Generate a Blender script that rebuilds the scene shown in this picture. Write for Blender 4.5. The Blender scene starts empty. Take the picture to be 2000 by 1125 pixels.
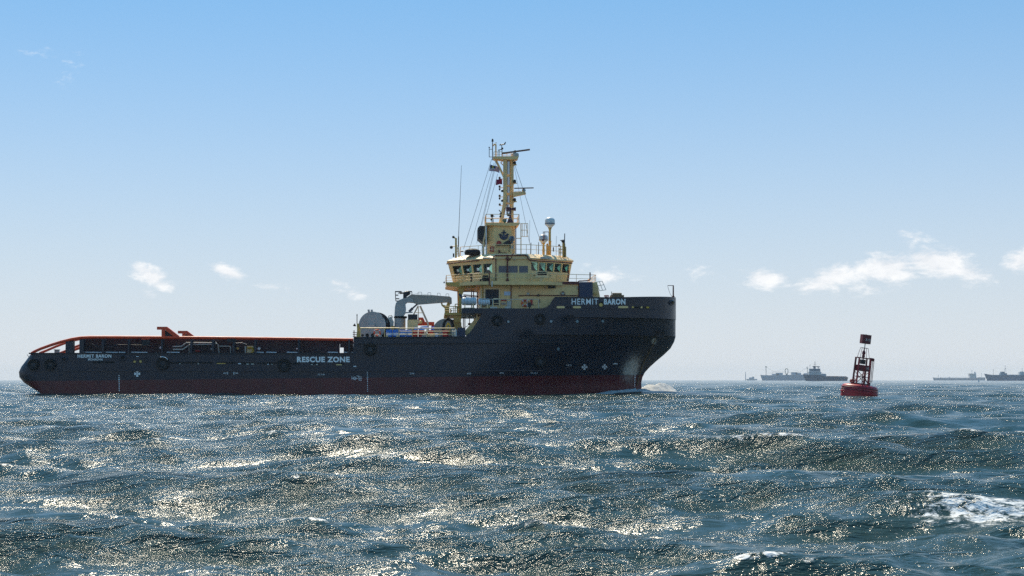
import bpy, bmesh, math, random
import numpy as np
from mathutils import Vector, Matrix
from mathutils.bvhtree import BVHTree

random.seed(7)
rng = np.random.default_rng(11)
R = math.radians
scene = bpy.context.scene
col = scene.collection

# ------------------------------------------------------------------ camera
FPX = 3060.0                      # focal length in pixels of a 2000 px wide frame
CAM_H = 1.8
PITCH = math.atan((742 - 562.5) / FPX)
cam_d = bpy.data.cameras.new('camera')
cam_d.sensor_width = 36.0
cam_d.lens = FPX / 2000 * 36.0
cam_d.clip_start = 0.5
cam_d.clip_end = 40000
cam = bpy.data.objects.new('camera', cam_d)
col.objects.link(cam)
cam.location = (0, 0, CAM_H)
cam.rotation_euler = (R(90) + PITCH, 0, 0)
scene.camera = cam

# ------------------------------------------------------------------ light
SUN_EL, SUN_AZ = R(50), R(-15)     # azimuth measured from +Y towards +X
sun_d = bpy.data.lights.new('sun', 'SUN')
sun_d.energy = 4.3
sun_d.angle = R(0.6)
sun_d.color = (1.0, 0.88, 0.68)
sun = bpy.data.objects.new('sun', sun_d)
col.objects.link(sun)
to_sun = Vector((math.sin(SUN_AZ) * math.cos(SUN_EL), math.cos(SUN_AZ) * math.cos(SUN_EL), math.sin(SUN_EL)))
sun.rotation_euler = to_sun.to_track_quat('Z', 'Y').to_euler()

scene.view_settings.view_transform = 'Standard'
scene.view_settings.look = 'None'
scene.view_settings.exposure = 0.4
scene.view_settings.gamma = 1.0
scene.view_settings.use_curve_mapping = False
scene.cycles.use_denoising = False
scene.cycles.volume_bounces = 1
scene.cycles.max_bounces = 8
scene.cycles.sample_clamp_indirect = 6.0
scene.cycles.sample_clamp_direct = 12.0

world = bpy.data.worlds.new('World')
scene.world = world
world.use_nodes = True
wt = world.node_tree
wt.nodes.clear()


class NT:
    """small wrapper to wire shader nodes"""
    def __init__(self, tree):
        self.t = tree
    def n(self, typ, **kw):
        nd = self.t.nodes.new(typ)
        for k, v in kw.items():
            setattr(nd, k, v)
        return nd
    def put(self, sock, v):
        if isinstance(v, bpy.types.NodeSocket):
            self.t.links.new(v, sock)
        elif v is not None:
            sock.default_value = v
    def m(self, op, a, b=None, c=None, clamp=False):
        nd = self.n('ShaderNodeMath', operation=op, use_clamp=clamp)
        self.put(nd.inputs[0], a)
        if b is not None: self.put(nd.inputs[1], b)
        if c is not None: self.put(nd.inputs[2], c)
        return nd.outputs[0]
    def mix(self, fac, a, b, blend='MIX'):
        nd = self.n('ShaderNodeMix', data_type='RGBA', blend_type=blend)
        nd.clamp_factor = True
        self.put(nd.inputs[0], fac)
        self.put(nd.inputs[6], a if isinstance(a, bpy.types.NodeSocket) else (*a[:3], 1))
        self.put(nd.inputs[7], b if isinstance(b, bpy.types.NodeSocket) else (*b[:3], 1))
        return nd.outputs[2]
    def noise(self, vec, scale, detail=4, rough=0.55, dist=0.0):
        nd = self.n('ShaderNodeTexNoise')
        self.put(nd.inputs['Vector'], vec)
        nd.inputs['Scale'].default_value = scale
        nd.inputs['Detail'].default_value = detail
        nd.inputs['Roughness'].default_value = rough
        nd.inputs['Distortion'].default_value = dist
        return nd.outputs['Fac']
    def maprange(self, v, a, b, c=0.0, d=1.0, smooth=False):
        nd = self.n('ShaderNodeMapRange')
        if smooth: nd.interpolation_type = 'SMOOTHSTEP'
        self.put(nd.inputs[0], v)
        for i, x in enumerate((a, b, c, d)):
            self.put(nd.inputs[i + 1], x)
        return nd.outputs[0]
    def mapping(self, vec, scale=(1, 1, 1), loc=(0, 0, 0), rot=(0, 0, 0)):
        nd = self.n('ShaderNodeMapping')
        self.put(nd.inputs[0], vec)
        nd.inputs['Scale'].default_value = scale
        nd.inputs['Location'].default_value = loc
        nd.inputs['Rotation'].default_value = rot
        return nd.outputs[0]


# ------------------------------------------------------------------ sky
W = NT(wt)
tc = W.n('ShaderNodeTexCoord')
sep = W.n('ShaderNodeSeparateXYZ'); W.put(sep.inputs[0], tc.outputs['Generated'])
sky = W.n('ShaderNodeTexSky', sky_type='NISHITA')
sky.sun_disc = False
sky.sun_elevation = SUN_EL
sky.sun_rotation = SUN_AZ
sky.altitude = 0
sky.air_density = 1.0
sky.dust_density = 0.3
sky.ozone_density = 1.5
el = W.m('ARCSINE', sep.outputs[2])
az = W.m('ARCTAN2', sep.outputs[0], sep.outputs[1])
# sea haze: pale band that thins out with elevation
hz = W.m('POWER', 2.718, W.m('MULTIPLY', W.m('POWER', W.m('DIVIDE', W.m('MAXIMUM', el, 0.0), 0.18), 1.5), -1.0))
tint = W.mix(0.5, W.mix(1.0, sky.outputs[0], (0.22, 0.60, 0.93), 'MULTIPLY'), (0.9, 3.35, 5.6))
skyc = W.mix(W.m('MULTIPLY', hz, 0.96), tint, (5.75, 5.95, 6.2))
# clouds: (px, py, half width, half height, slope, strength)
CL = [(294, 545, 46, 22, -0.42, 1.0), (447, 537, 44, 17, -0.35, .95), (535, 563, 44, 9, -.05, .55),
      (655, 553, 28, 14, -.25, .55), (676, 572, 42, 14, -.2, .55), (290, 577, 24, 12, -.3, .5),
      (1490, 545, 52, 22, -0.12, .85), (1620, 548, 64, 26, 0.28, .95), (1735, 528, 74, 36, 0.1, 1.05), (1830, 520, 84, 34, -0.18, 1.1),
      (1890, 540, 52, 24, -.2, .9), (2005, 518, 44, 26, 0.3, 1.05), (1380, 535, 64, 20, -.2, .32), (1790, 472, 44, 12, -.25, .55),
      (1700, 566, 90, 16, 0, .5), (1190, 545, 60, 20, -.2, .35), (15, 115, 60, 22, -.4, .08)]
blob = None
for (px, py, hw, hh, sl, st) in CL:
    a0 = math.atan((px - 1000) / FPX)
    e0 = math.atan((742 - py) / FPX)
    da = W.m('SUBTRACT', az, a0)
    u = W.m('DIVIDE', da, hw / FPX)
    v = W.m('DIVIDE', W.m('SUBTRACT', W.m('SUBTRACT', el, e0), W.m('MULTIPLY', da, sl)), hh / FPX)
    d = W.m('SQRT', W.m('ADD', W.m('MULTIPLY', u, u), W.m('MULTIPLY', v, v)))
    b = W.m('MULTIPLY', W.m('SUBTRACT', 1.25, d), st)
    blob = b if blob is None else W.m('MAXIMUM', blob, b)
cn = W.noise(W.mapping(tc.outputs['Generated'], (30, 30, 62), (0, 0, 0), (0, R(12), 0)), 1.5, 8, 0.6, 0.4)
cn2 = W.noise(W.mapping(tc.outputs['Generated'], (30, 30, 75)), 6.0, 6, 0.6, 0.3)
dens = W.m('ADD', blob, W.m('ADD', W.m('MULTIPLY', W.m('SUBTRACT', cn, 0.5), 2.4), W.m('MULTIPLY', W.m('SUBTRACT', cn2, 0.5), 0.9)))
cf = W.maprange(dens, 0.15, 1.0, 0.0, 0.88, True)
cf = W.m('MULTIPLY', cf, W.maprange(blob, -0.5, 0.2))
skyc = W.mix(cf, skyc, W.mix(W.maprange(cn, .38, .62), (6.7, 6.85, 7.1), (8.0, 8.0, 8.0)))
bg = W.n('ShaderNodeBackground')
W.put(bg.inputs[0], skyc)
bg.inputs[1].default_value = 0.1
wo = W.n('ShaderNodeOutputWorld')
wt.links.new(bg.outputs[0], wo.inputs[0])

# ------------------------------------------------------------------ materials
MATS = {}
def new_mat(name):
    m = bpy.data.materials.new(name)
    m.use_nodes = True
    t = NT(m.node_tree)
    p = m.node_tree.nodes['Principled BSDF']
    return m, t, p

def paint(name, c, rough=0.5, var=0.18, scale=1.3, metal=0.0, rust=0.0, spec=0.5, streak=True):
    """weathered paint: patchy tone, vertical run-down streaks, optional rust flecks"""
    if name in MATS: return MATS[name]
    m, t, p = new_mat(name)
    o = t.n('ShaderNodeTexCoord').outputs['Object']
    n1 = t.noise(o, scale, 5, 0.6)
    dark = tuple(x * (1 - 1.6 * var) for x in c); lite = tuple(min(1, x * (1 + 1.1 * var)) for x in c)
    base = t.mix(t.maprange(n1, 0.3, 0.7), dark, lite)
    if streak:
        n2 = t.noise(t.mapping(o, (3.5, 3.5, 0.35)), 1.0, 4, 0.6)
        base = t.mix(t.maprange(n2, 0.52, 0.8, 0, 0.45), base, tuple(x * 0.62 for x in c))
    if rust > 0:
        n3 = t.noise(t.mapping(o, (1.6, 1.6, 0.7)), 2.2, 6, 0.7)
        base = t.mix(t.maprange(n3, 0.66 - 0.12 * rust, 0.78 - 0.1 * rust, 0, 0.85), base, (0.16, 0.055, 0.02))
    t.put(p.inputs['Base Color'], base)
    t.put(p.inputs['Roughness'], t.maprange(n1, 0.25, 0.75, rough - 0.08, rough + 0.1))
    p.inputs['Metallic'].default_value = metal
    p.inputs['Specular IOR Level'].default_value = spec
    bm_ = t.n('ShaderNodeBump'); bm_.inputs['Strength'].default_value = 0.25; bm_.inputs['Distance'].default_value = 0.02
    t.put(bm_.inputs['Height'], t.noise(o, 6, 3)); t.put(p.inputs['Normal'], bm_.outputs[0])
    MATS[name] = m
    return m

CREAM = paint('cream_paint', (0.97, 0.61, 0.255), 0.45, 0.10, 1.1, rust=0.12)
CREAM2 = paint('cream_roof_paint', (0.90, 0.64, 0.34), 0.5, 0.10, 0.9, rust=0.15)
OCHRE = paint('ochre_paint', (0.66, 0.40, 0.09), 0.5, 0.12, 1.2, rust=0.3)
NAVY = paint('navy_paint', (0.012, 0.018, 0.034), 0.42, 0.2, 0.9)
DKNAVY = paint('dark_deck_paint', (0.011, 0.012, 0.018), 0.6, 0.25, 1.0)
NAVYBLUE = paint('blue_panel_paint', (0.012, 0.032, 0.085), 0.45, 0.12, 1.0)
RED = paint('red_rail_paint', (0.95, 0.075, 0.015), 0.5, 0.2, 0.8)
PIPERED = paint('rust_red_pipe', (0.15, 0.022, 0.016), 0.5, 0.2, 2.0)
PURPLEWALL = paint('barrier_wall_paint', (0.040, 0.022, 0.030), 0.65, 0.35, 0.7, rust=0.3)
GREY = paint('winch_grey_paint', (0.46, 0.44, 0.41), 0.5, 0.12, 1.0, rust=0.15)
WARMGREY = paint('boom_grey_paint', (0.40, 0.335, 0.275), 0.5, 0.1, 1.0, rust=0.2)
PALEGREY = paint('pale_pipe_grey', (0.58, 0.57, 0.50), 0.5, 0.15, 2.0)
BLACK = paint('black_rubber', (0.006, 0.006, 0.007), 0.75, 0.3, 3.0, streak=False)
BLACKMETAL = paint('black_metal', (0.013, 0.014, 0.02), 0.5, 0.2, 2.0)
WHITE = paint('white_paint', (0.78, 0.80, 0.82), 0.45, 0.06, 2.0, streak=False)
LETTER = paint('white_lettering_paint', (0.96, 0.95, 0.93), 0.5, 0.02, 2.5, streak=False)
DOME = paint('dome_gelcoat', (0.72, 0.74, 0.74), 0.35, 0.05, 2.0, streak=False)
CANISTER = paint('raft_canister', (0.62, 0.68, 0.74), 0.4, 0.1, 2.0)
BLUE = paint('blue_drum_plastic', (0.012, 0.17, 0.66), 0.35, 0.12, 2.0, streak=False)
BLUEBAND = paint('pale_drum_band', (0.55, 0.68, 0.86), 0.4, 0.06, 2.0, streak=False)
TARP = paint('blue_tarpaulin', (0.16, 0.38, 0.75), 0.5, 0.1, 2.0, streak=False)
DRUMRED = paint('red_drum_paint', (0.50, 0.03, 0.02), 0.45, 0.2, 2.0)
ORANGE = paint('lifebuoy_orange', (0.80, 0.10, 0.03), 0.5, 0.1, 2.0, streak=False)
YELLOW = paint('yellow_paint', (0.62, 0.37, 0.02), 0.45, 0.12, 2.0)
BUOYRED = paint('buoy_red_paint', (0.38, 0.009, 0.020), 0.38, 0.16, 1.2, rust=0.1)
BUOYDARK = paint('buoy_dark_red', (0.15, 0.014, 0.020), 0.5, 0.2, 2.0, rust=0.25)
TAN = paint('rusty_tan_chain', (0.24, 0.15, 0.07), 0.7, 0.3, 3.0, rust=0.4)
WOODBROWN = paint('brown_radar', (0.20, 0.085, 0.05), 0.5, 0.15, 2.0)
LAMPGLASS = paint('lamp_amber', (0.7, 0.45, 0.12), 0.25, 0.1, 3.0, streak=False)
PORTGLASS = paint('porthole_glass', (0.25, 0.36, 0.40), 0.12, 0.15, 3.0, streak=False)
DARKGLASS = paint('screened_glass', (0.045, 0.075, 0.11), 0.15, 0.12, 2.0, streak=False)
LOUVRE = paint('door_mesh_dark', (0.022, 0.024, 0.035), 0.6, 0.2, 2.0)
DECKGREY = paint('deck_green_grey', (0.07, 0.075, 0.07), 0.7, 0.25, 0.8, rust=0.2)
STEELWIRE = paint('galvanised_wire', (0.10, 0.105, 0.11), 0.5, 0.1, 2.0, streak=False)

def glass_mat():
    m, t, p = new_mat('tinted_window_glass')
    nt = m.node_tree
    tr = t.n('ShaderNodeBsdfTransparent'); tr.inputs[0].default_value = (0.62, 0.86, 0.74, 1)
    gl = t.n('ShaderNodeBsdfGlossy'); gl.inputs['Roughness'].default_value = 0.03
    gl.inputs[0].default_value = (0.9, 0.95, 0.95, 1)
    fr = t.n('ShaderNodeFresnel'); fr.inputs[0].default_value = 1.5
    mx = t.n('ShaderNodeMixShader')
    nt.links.new(fr.outputs[0], mx.inputs[0]); nt.links.new(tr.outputs[0], mx.inputs[1]); nt.links.new(gl.outputs[0], mx.inputs[2])
    nt.links.new(mx.outputs[0], nt.nodes['Material Output'].inputs[0])
    return m
GLASS = glass_mat()

# ------------------------------------------------------------------ mesh builder
class MB:
    def __init__(self):
        self.v, self.f, self.mi = [], [], []
        self.cur = 0
    def add(self, vs, fs):
        o = len(self.v)
        self.v += [tuple(p) for p in vs]
        self.f += [tuple(i + o for i in q) for q in fs]
        self.mi += [self.cur] * len(fs)
        return self
    def box(self, x0, x1, y0, y1, z0, z1):
        if x0 > x1: x0, x1 = x1, x0
        if y0 > y1: y0, y1 = y1, y0
        if z0 > z1: z0, z1 = z1, z0
        vs = [(x, y, z) for x in (x0, x1) for y in (y0, y1) for z in (z0, z1)]
        return self.add(vs, [(0, 1, 3, 2), (4, 6, 7, 5), (0, 4, 5, 1), (2, 3, 7, 6), (0, 2, 6, 4), (1, 5, 7, 3)])
    def cyl(self, a, b, r0, r1=None, n=8, caps=True):
        a, b = Vector(a), Vector(b); r1 = r0 if r1 is None else r1
        d = (b - a)
        if d.length < 1e-6: return self
        q = d.to_track_quat('Z', 'Y')
        ux, uy = q @ Vector((1, 0, 0)), q @ Vector((0, 1, 0))
        vs, fs = [], []
        for i in range(n):
            t = 2 * math.pi * (i + .5) / n
            w = ux * math.cos(t) + uy * math.sin(t)
            vs += [a + w * r0, b + w * r1]
        for i in range(n):
            j = (i + 1) % n
            fs.append((2 * i, 2 * j, 2 * j + 1, 2 * i + 1))
        if caps:
            fs.append(tuple(2 * i for i in reversed(range(n))))
            fs.append(tuple(2 * i + 1 for i in range(n)))
        return self.add(vs, fs)
    def tube(self, pts, r, n=6):
        pts = [Vector(p) for p in pts]
        for a, b in zip(pts[:-1], pts[1:]): self.cyl(a, b, r, r, n)
        for p in pts[1:-1]: self.ball(p, r * 1.05, 6, 4)
        return self
    def ball(self, c, r, n=12, m=8, sz=1.0):
        c = Vector(c); vs, fs = [], []
        for j in range(m + 1):
            ph = math.pi * j / m
            for i in range(n):
                t = 2 * math.pi * i / n
                vs.append(c + Vector((r * math.sin(ph) * math.cos(t), r * math.sin(ph) * math.sin(t), r * sz * math.cos(ph))))
        for j in range(m):
            for i in range(n):
                fs.append((j * n + i, (j + 1) * n + i, (j + 1) * n + (i + 1) % n, j * n + (i + 1) % n))
        return self.add(vs, fs)
    def lathe(self, prof, c=(0, 0, 0), axis='Z', n=24):
        """prof: list of (radius, height)"""
        vs, fs = [], []
        for (r, h) in prof:
            for i in range(n):
                t = 2 * math.pi * i / n
                a, b = r * math.cos(t), r * math.sin(t)
                p = {'Z': (a, b, h), 'Y': (a, h, b), 'X': (h, a, b)}[axis]
                vs.append((p[0] + c[0], p[1] + c[1], p[2] + c[2]))
        for j in range(len(prof) - 1):
            for i in range(n):
                fs.append((j * n + i, j * n + (i + 1) % n, (j + 1) * n + (i + 1) % n, (j + 1) * n + i))
        fs.append(tuple(reversed(range(n))))
        fs.append(tuple((len(prof) - 1) * n + i for i in range(n)))
        return self.add(vs, fs)
    def torus(self, c, R0, r, axis='Y', n=28, m=10):
        vs, fs = [], []
        for i in range(n):
            t = 2 * math.pi * i / n
            for j in range(m):
                s = 2 * math.pi * j / m
                a = (R0 + r * math.cos(s)); h = r * math.sin(s)
                p = {'Z': (a * math.cos(t), a * math.sin(t), h), 'Y': (a * math.cos(t), h, a * math.sin(t)), 'X': (h, a * math.cos(t), a * math.sin(t))}[axis]
                vs.append((p[0] + c[0], p[1] + c[1], p[2] + c[2]))
        for i in range(n):
            for j in range(m):
                fs.append((i * m + j, ((i + 1) % n) * m + j, ((i + 1) % n) * m + (j + 1) % m, i * m + (j + 1) % m))
        return self.add(vs, fs)
    def prism(self, poly, y0, y1):
        """poly of (x, z) points extruded along y"""
        n = len(poly)
        vs = [(p[0], y0, p[1]) for p in poly] + [(p[0], y1, p[1]) for p in poly]
        fs = [(i, (i + 1) % n, n + (i + 1) % n, n + i) for i in range(n)]
        fs += [tuple(reversed(range(n))), tuple(n + i for i in range(n))]
        return self.add(vs, fs)
    def plate(self, poly, z0, z1):
        """poly of (x, y) points extruded along z"""
        n = len(poly)
        vs = [(p[0], p[1], z0) for p in poly] + [(p[0], p[1], z1) for p in poly]
        fs = [(i, (i + 1) % n, n + (i + 1) % n, n + i) for i in range(n)]
        fs += [tuple(reversed(range(n))), tuple(n + i for i in range(n))]
        return self.add(vs, fs)
    def bar(self, a, b, w, h, up=(0, 0, 1)):
        a, b = Vector(a), Vector(b); d = (b - a).normalized()
        s = d.cross(Vector(up))
        if s.length < 1e-4: s = d.cross(Vector((0, 1, 0)))
        s.normalize(); u = s.cross(d).normalized()
        vs = []
        for p in (a, b):
            for (i, j) in ((-1, -1), (1, -1), (1, 1), (-1, 1)):
                vs.append(p + s * (i * w / 2) + u * (j * h / 2))
        return self.add(vs, [(0, 1, 5, 4), (1, 2, 6, 5), (2, 3, 7, 6), (3, 0, 4, 7), (3, 2, 1, 0), (4, 5, 6, 7)])
    def build(self, name, mat, parent=None, smooth=False):
        me = bpy.data.meshes.new(name)
        me.from_pydata(self.v, [], self.f)
        for m in (mat if isinstance(mat, (list, tuple)) else [mat]): me.materials.append(m)
        if any(self.mi): me.polygons.foreach_set('material_index', self.mi)
        bm = bmesh.new(); bm.from_mesh(me)
        bmesh.ops.recalc_face_normals(bm, faces=bm.faces)
        bm.to_mesh(me); bm.free()
        if smooth:
            me.polygons.foreach_set('use_smooth', [True] * len(me.polygons))
            try: me.set_sharp_from_angle(angle=R(38))
            except Exception: pass
        me.update()
        o = bpy.data.objects.new(name, me)
        col.objects.link(o)
        if parent: o.parent = parent
        return o

def thing(name, label, cat, loc=(0, 0, 0), rot=(0, 0, 0), group=None):
    o = bpy.data.objects.new(name, None)
    o.empty_display_size = 0.3
    col.objects.link(o)
    o.location = loc; o.rotation_euler = rot
    tag(o, label, cat, group)
    return o
def tag(o, label, cat, group=None):
    o['label'] = label; o['category'] = cat
    if group: o['group'] = group
    return o
def copy_tree(o, parent=None):
    c = o.copy(); col.objects.link(c)
    if parent: c.parent = parent
    for ch in list(o.children): copy_tree(ch, c)
    return c
def rail(mb, pts, h=1.0, bars=3, gap=1.6, r=0.028):
    """guard rail: posts and bars over a list of base points"""
    pts = [Vector(p) for p in pts]
    for a, b in zip(pts[:-1], pts[1:]):
        n = max(1, round((b - a).length / gap))
        for i in range(n + 1):
            p = a.lerp(b, i / n); mb.cyl(p, p + Vector((0, 0, h)), r, r, 5)
        for k in range(bars):
            z = h * (k + 1) / bars
            mb.cyl(a + Vector((0, 0, z)), b + Vector((0, 0, z)), r * (1.15 if k == bars - 1 else .8), None, 5)
    return mb
def text_mesh(s, bold=0.03):
    cu = bpy.data.curves.new('lettering', 'FONT'); cu.body = s; cu.offset = bold; cu.resolution_u = 3
    cu.space_character = 1.12
    ob = bpy.data.objects.new('lettering', cu); col.objects.link(ob)
    bpy.context.view_layer.update()
    dg = bpy.context.evaluated_depsgraph_get()
    me = bpy.data.meshes.new_from_object(ob.evaluated_get(dg))
    vs = [tuple(v.co) for v in me.vertices]; fs = [tuple(p.vertices) for p in me.polygons]
    bpy.data.objects.remove(ob); bpy.data.curves.remove(cu); bpy.data.meshes.remove(me)
    xs = [v[0] for v in vs]; ys = [v[1] for v in vs]
    x0, x1, y0, y1 = min(xs), max(xs), min(ys), max(ys)
    return [((v[0] - x0) / (x1 - x0), (v[1] - y0) / (y1 - y0)) for v in vs], fs

# ------------------------------------------------------------------ where the ship lies
TH = R(3.0)
SX, SY = -19.9, 188.0
def raydir(px, py):
    x, z, y = (px - 1000.0), (562.5 - py), FPX
    c, s = math.cos(PITCH), math.sin(PITCH)
    return Vector((x, y * c - z * s, y * s + z * c)) / FPX
def L(px, py, yl):
    """ship-local point on the lengthwise plane y = yl that was measured at (px, py)"""
    d = raydir(px, py)
    c, s = math.cos(TH), math.sin(TH)
    t = (yl - SX * s + SY * c) / (-d.x * s + d.y * c)
    X, Y, Z = d.x * t - SX, d.y * t - SY, CAM_H + d.z * t
    return Vector((X * c + Y * s, yl, Z))
def LX(px, yl=-8.0): return L(px, 700, yl).x
def LZ(py, yl=-8.0, px=900): return L(px, py, yl).z
def PXZ(pts, yl): return [(L(a, b, yl).x, L(a, b, yl).z) for a, b in pts]

# ------------------------------------------------------------------ sea
SEA_R = 7000.0
def build_sea():
    d_half = R(20.2); nd = 960
    ang = np.concatenate([np.linspace(-d_half, d_half, nd), np.linspace(d_half, 2 * math.pi - d_half, 132)[1:-1]])
    rs = [3.0]
    while rs[-1] < SEA_R:
        r = rs[-1]
        rs.append(r + (0.6 if r < 10.5 else max(0.05, 0.0047 * r)))
    rs[-1] = SEA_R
    rs = np.array(rs)
    na, nr = len(ang), len(rs)
    A, RR = np.meshgrid(ang, rs)
    X0 = (RR * np.sin(A)).astype(np.float32).ravel(); Y0 = (RR * np.cos(A)).astype(np.float32).ravel()
    sp = np.gradient(rs)
    SP = np.repeat(sp.astype(np.float32), na)
    N = 320
    lam = np.exp(rng.uniform(math.log(0.20), math.log(14.0), N))
    lam[:6] = [19, 15.5, 13.2, 11, 16.8, 9.4]
    main = R(-108)                     # waves run towards the camera, a little to the left
    th = main + rng.normal(0, 1, N) * (0.18 + 0.46 * np.clip(1 - np.log(lam / 0.55) / math.log(30), 0, 1))
    slope = 0.315 * math.sqrt(2.0 / N) * np.ones(N) * rng.uniform(0.7, 1.3, N)
    slope *= np.interp(np.log(lam), np.log([.2, .8, 2.5, 5, 8]), [1.0, 1.05, .95, .72, .68])
    amp = slope * lam / (2 * math.pi)
    ph = rng.uniform(0, 2 * math.pi, N)
    Z = np.zeros_like(X0); DX = np.zeros_like(X0); DY = np.zeros_like(X0)
    Jxx = np.zeros_like(X0); Jyy = np.zeros_like(X0)
    Q = 0.5
    order = np.argsort(-lam)
    for i in order:
        k = 2 * math.pi / lam[i]; kx, ky = k * math.cos(th[i]), k * math.sin(th[i])
        keep = np.nonzero(sp < lam[i] / 2.2)[0]
        if len(keep) == 0: continue
        n_in = (keep.max() + 1) * na
        w = np.clip(lam[i] / (2.2 * SP[:n_in]) - 1, 0, 1)
        p = (kx * X0[:n_in] + ky * Y0[:n_in] + ph[i]).astype(np.float32)
        c = np.cos(p) * w; s = np.sin(p) * w
        Z[:n_in] += amp[i] * c
        DX[:n_in] -= Q * amp[i] * math.cos(th[i]) * s
        DY[:n_in] -= Q * amp[i] * math.sin(th[i]) * s
        g = Q * amp[i] * k * c
        Jxx[:n_in] -= g * math.cos(th[i]) ** 2; Jyy[:n_in] -= g * math.sin(th[i]) ** 2
    # a steep breaking crest on the right, and two lesser ones
    foam_xy = np.zeros_like(X0)
    for (cx, cy, hw, hl, h, rot, fo) in ((5.75, 20.7, 2.2, 1.15, 0.32, R(7), 1.0), (-0.6, 37.0, 3.2, 1.5, 0.24, R(12), 0.0)):
        u = (X0 - cx) * math.cos(rot) + (Y0 - cy) * math.sin(rot); v = -(X0 - cx) * math.sin(rot) + (Y0 - cy) * math.cos(rot)
        sk = np.where(v < 0, v / (hl * 0.75), v / (hl * 1.5))
        b = np.exp(-(u / hw) ** 2) * np.exp(-sk ** 2)
        Z += h * b
        DY -= 0.5 * h * b
        if fo:
            foam_xy += fo * np.exp(-((u - 0.1) / 1.25) ** 2) * np.clip(1.15 * np.exp(-((v + 0.75) / 0.75) ** 2) + 0.5 * np.exp(-((v + 2.3) / 0.22) ** 2 - ((u - .5) / 0.6) ** 2), 0, 1)
    J = (1 + Jxx) * (1 + Jyy)
    near = RR.ravel()
    thr = np.percentile(J[(near > 25) & (near < 300)], 0.55)
    foam = np.clip((thr - J) / 0.10 + 0.25, 0, 1) * (J < thr + .02) * np.clip(1.15 - near / 900, 0.25, 1) * 0.8
    foam = np.maximum(foam, foam_xy)
    # broken water along the ship's side and the wash behind the stern
    c, s = math.cos(TH), math.sin(TH)
    lx = (X0 - SX) * c + (Y0 - SY) * s; ly = -(X0 - SX) * s + (Y0 - SY) * c
    wash = np.clip(1 - np.abs(ly + 2) / 9.0, 0, 1) * np.clip((-36.5 - lx) / 2.5, 0, 1) * np.exp(-np.clip(-38 - lx, 0, 400) / 60)
    side = np.exp(-((ly + 9.2) / 1.1) ** 2) * np.clip((lx + 40) / 10, 0, 1) * np.clip((34 - lx) / 6, 0, 1) * 0.6
    foam = np.maximum(foam, np.maximum(wash * 1.1, side))
    Z += np.clip(wash, 0, 1) * 0.35
    bx, by = (1678 - 1000) / FPX * 150, 150.0
    foam = np.maximum(foam, 0.9 * np.exp(-(((X0 - bx + 1.6) / 1.3) ** 2 + ((Y0 - by + 1.7) / 1.0) ** 2)))
    nv = na * nr
    co = np.empty((nv + 1, 3), np.float32)
    co[:nv, 0] = X0 + DX; co[:nv, 1] = Y0 + DY; co[:nv, 2] = Z
    co[nv] = (0, 0, 0)
    i = np.arange(nr - 1)[:, None] * na; j = np.arange(na)[None, :]; j2 = (j + 1) % na
    quads = np.stack([i + j, i + na + j, i + na + j2, i + j2], -1).reshape(-1, 4)
    tris = np.stack([np.full(na, nv), np.arange(na), (np.arange(na) + 1) % na], -1)
    me = bpy.data.meshes.new('sea')
    me.vertices.add(nv + 1); me.vertices.foreach_set('co', co.ravel())
    nl = quads.size + tris.size
    me.loops.add(nl)
    me.loops.foreach_set('vertex_index', np.concatenate([quads.ravel(), tris.ravel()]).astype(np.int32))
    nq, ntr = len(quads), len(tris)
    me.polygons.add(nq + ntr)
    me.polygons.foreach_set('loop_start', np.concatenate([np.arange(nq) * 4, nq * 4 + np.arange(ntr) * 3]).astype(np.int32))
    me.polygons.foreach_set('use_smooth', np.ones(nq + ntr, bool))
    at = me.attributes.new('foam', 'FLOAT', 'POINT')
    at.data.foreach_set('value', np.concatenate([foam, [0]]).astype(np.float32))
    me.update(calc_edges=True)
    me.validate()
    if me.polygons[0].normal.z < 0: me.flip_normals()
    o = bpy.data.objects.new('sea', me); col.objects.link(o)
    o['kind'] = 'structure'
    return o, co

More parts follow.
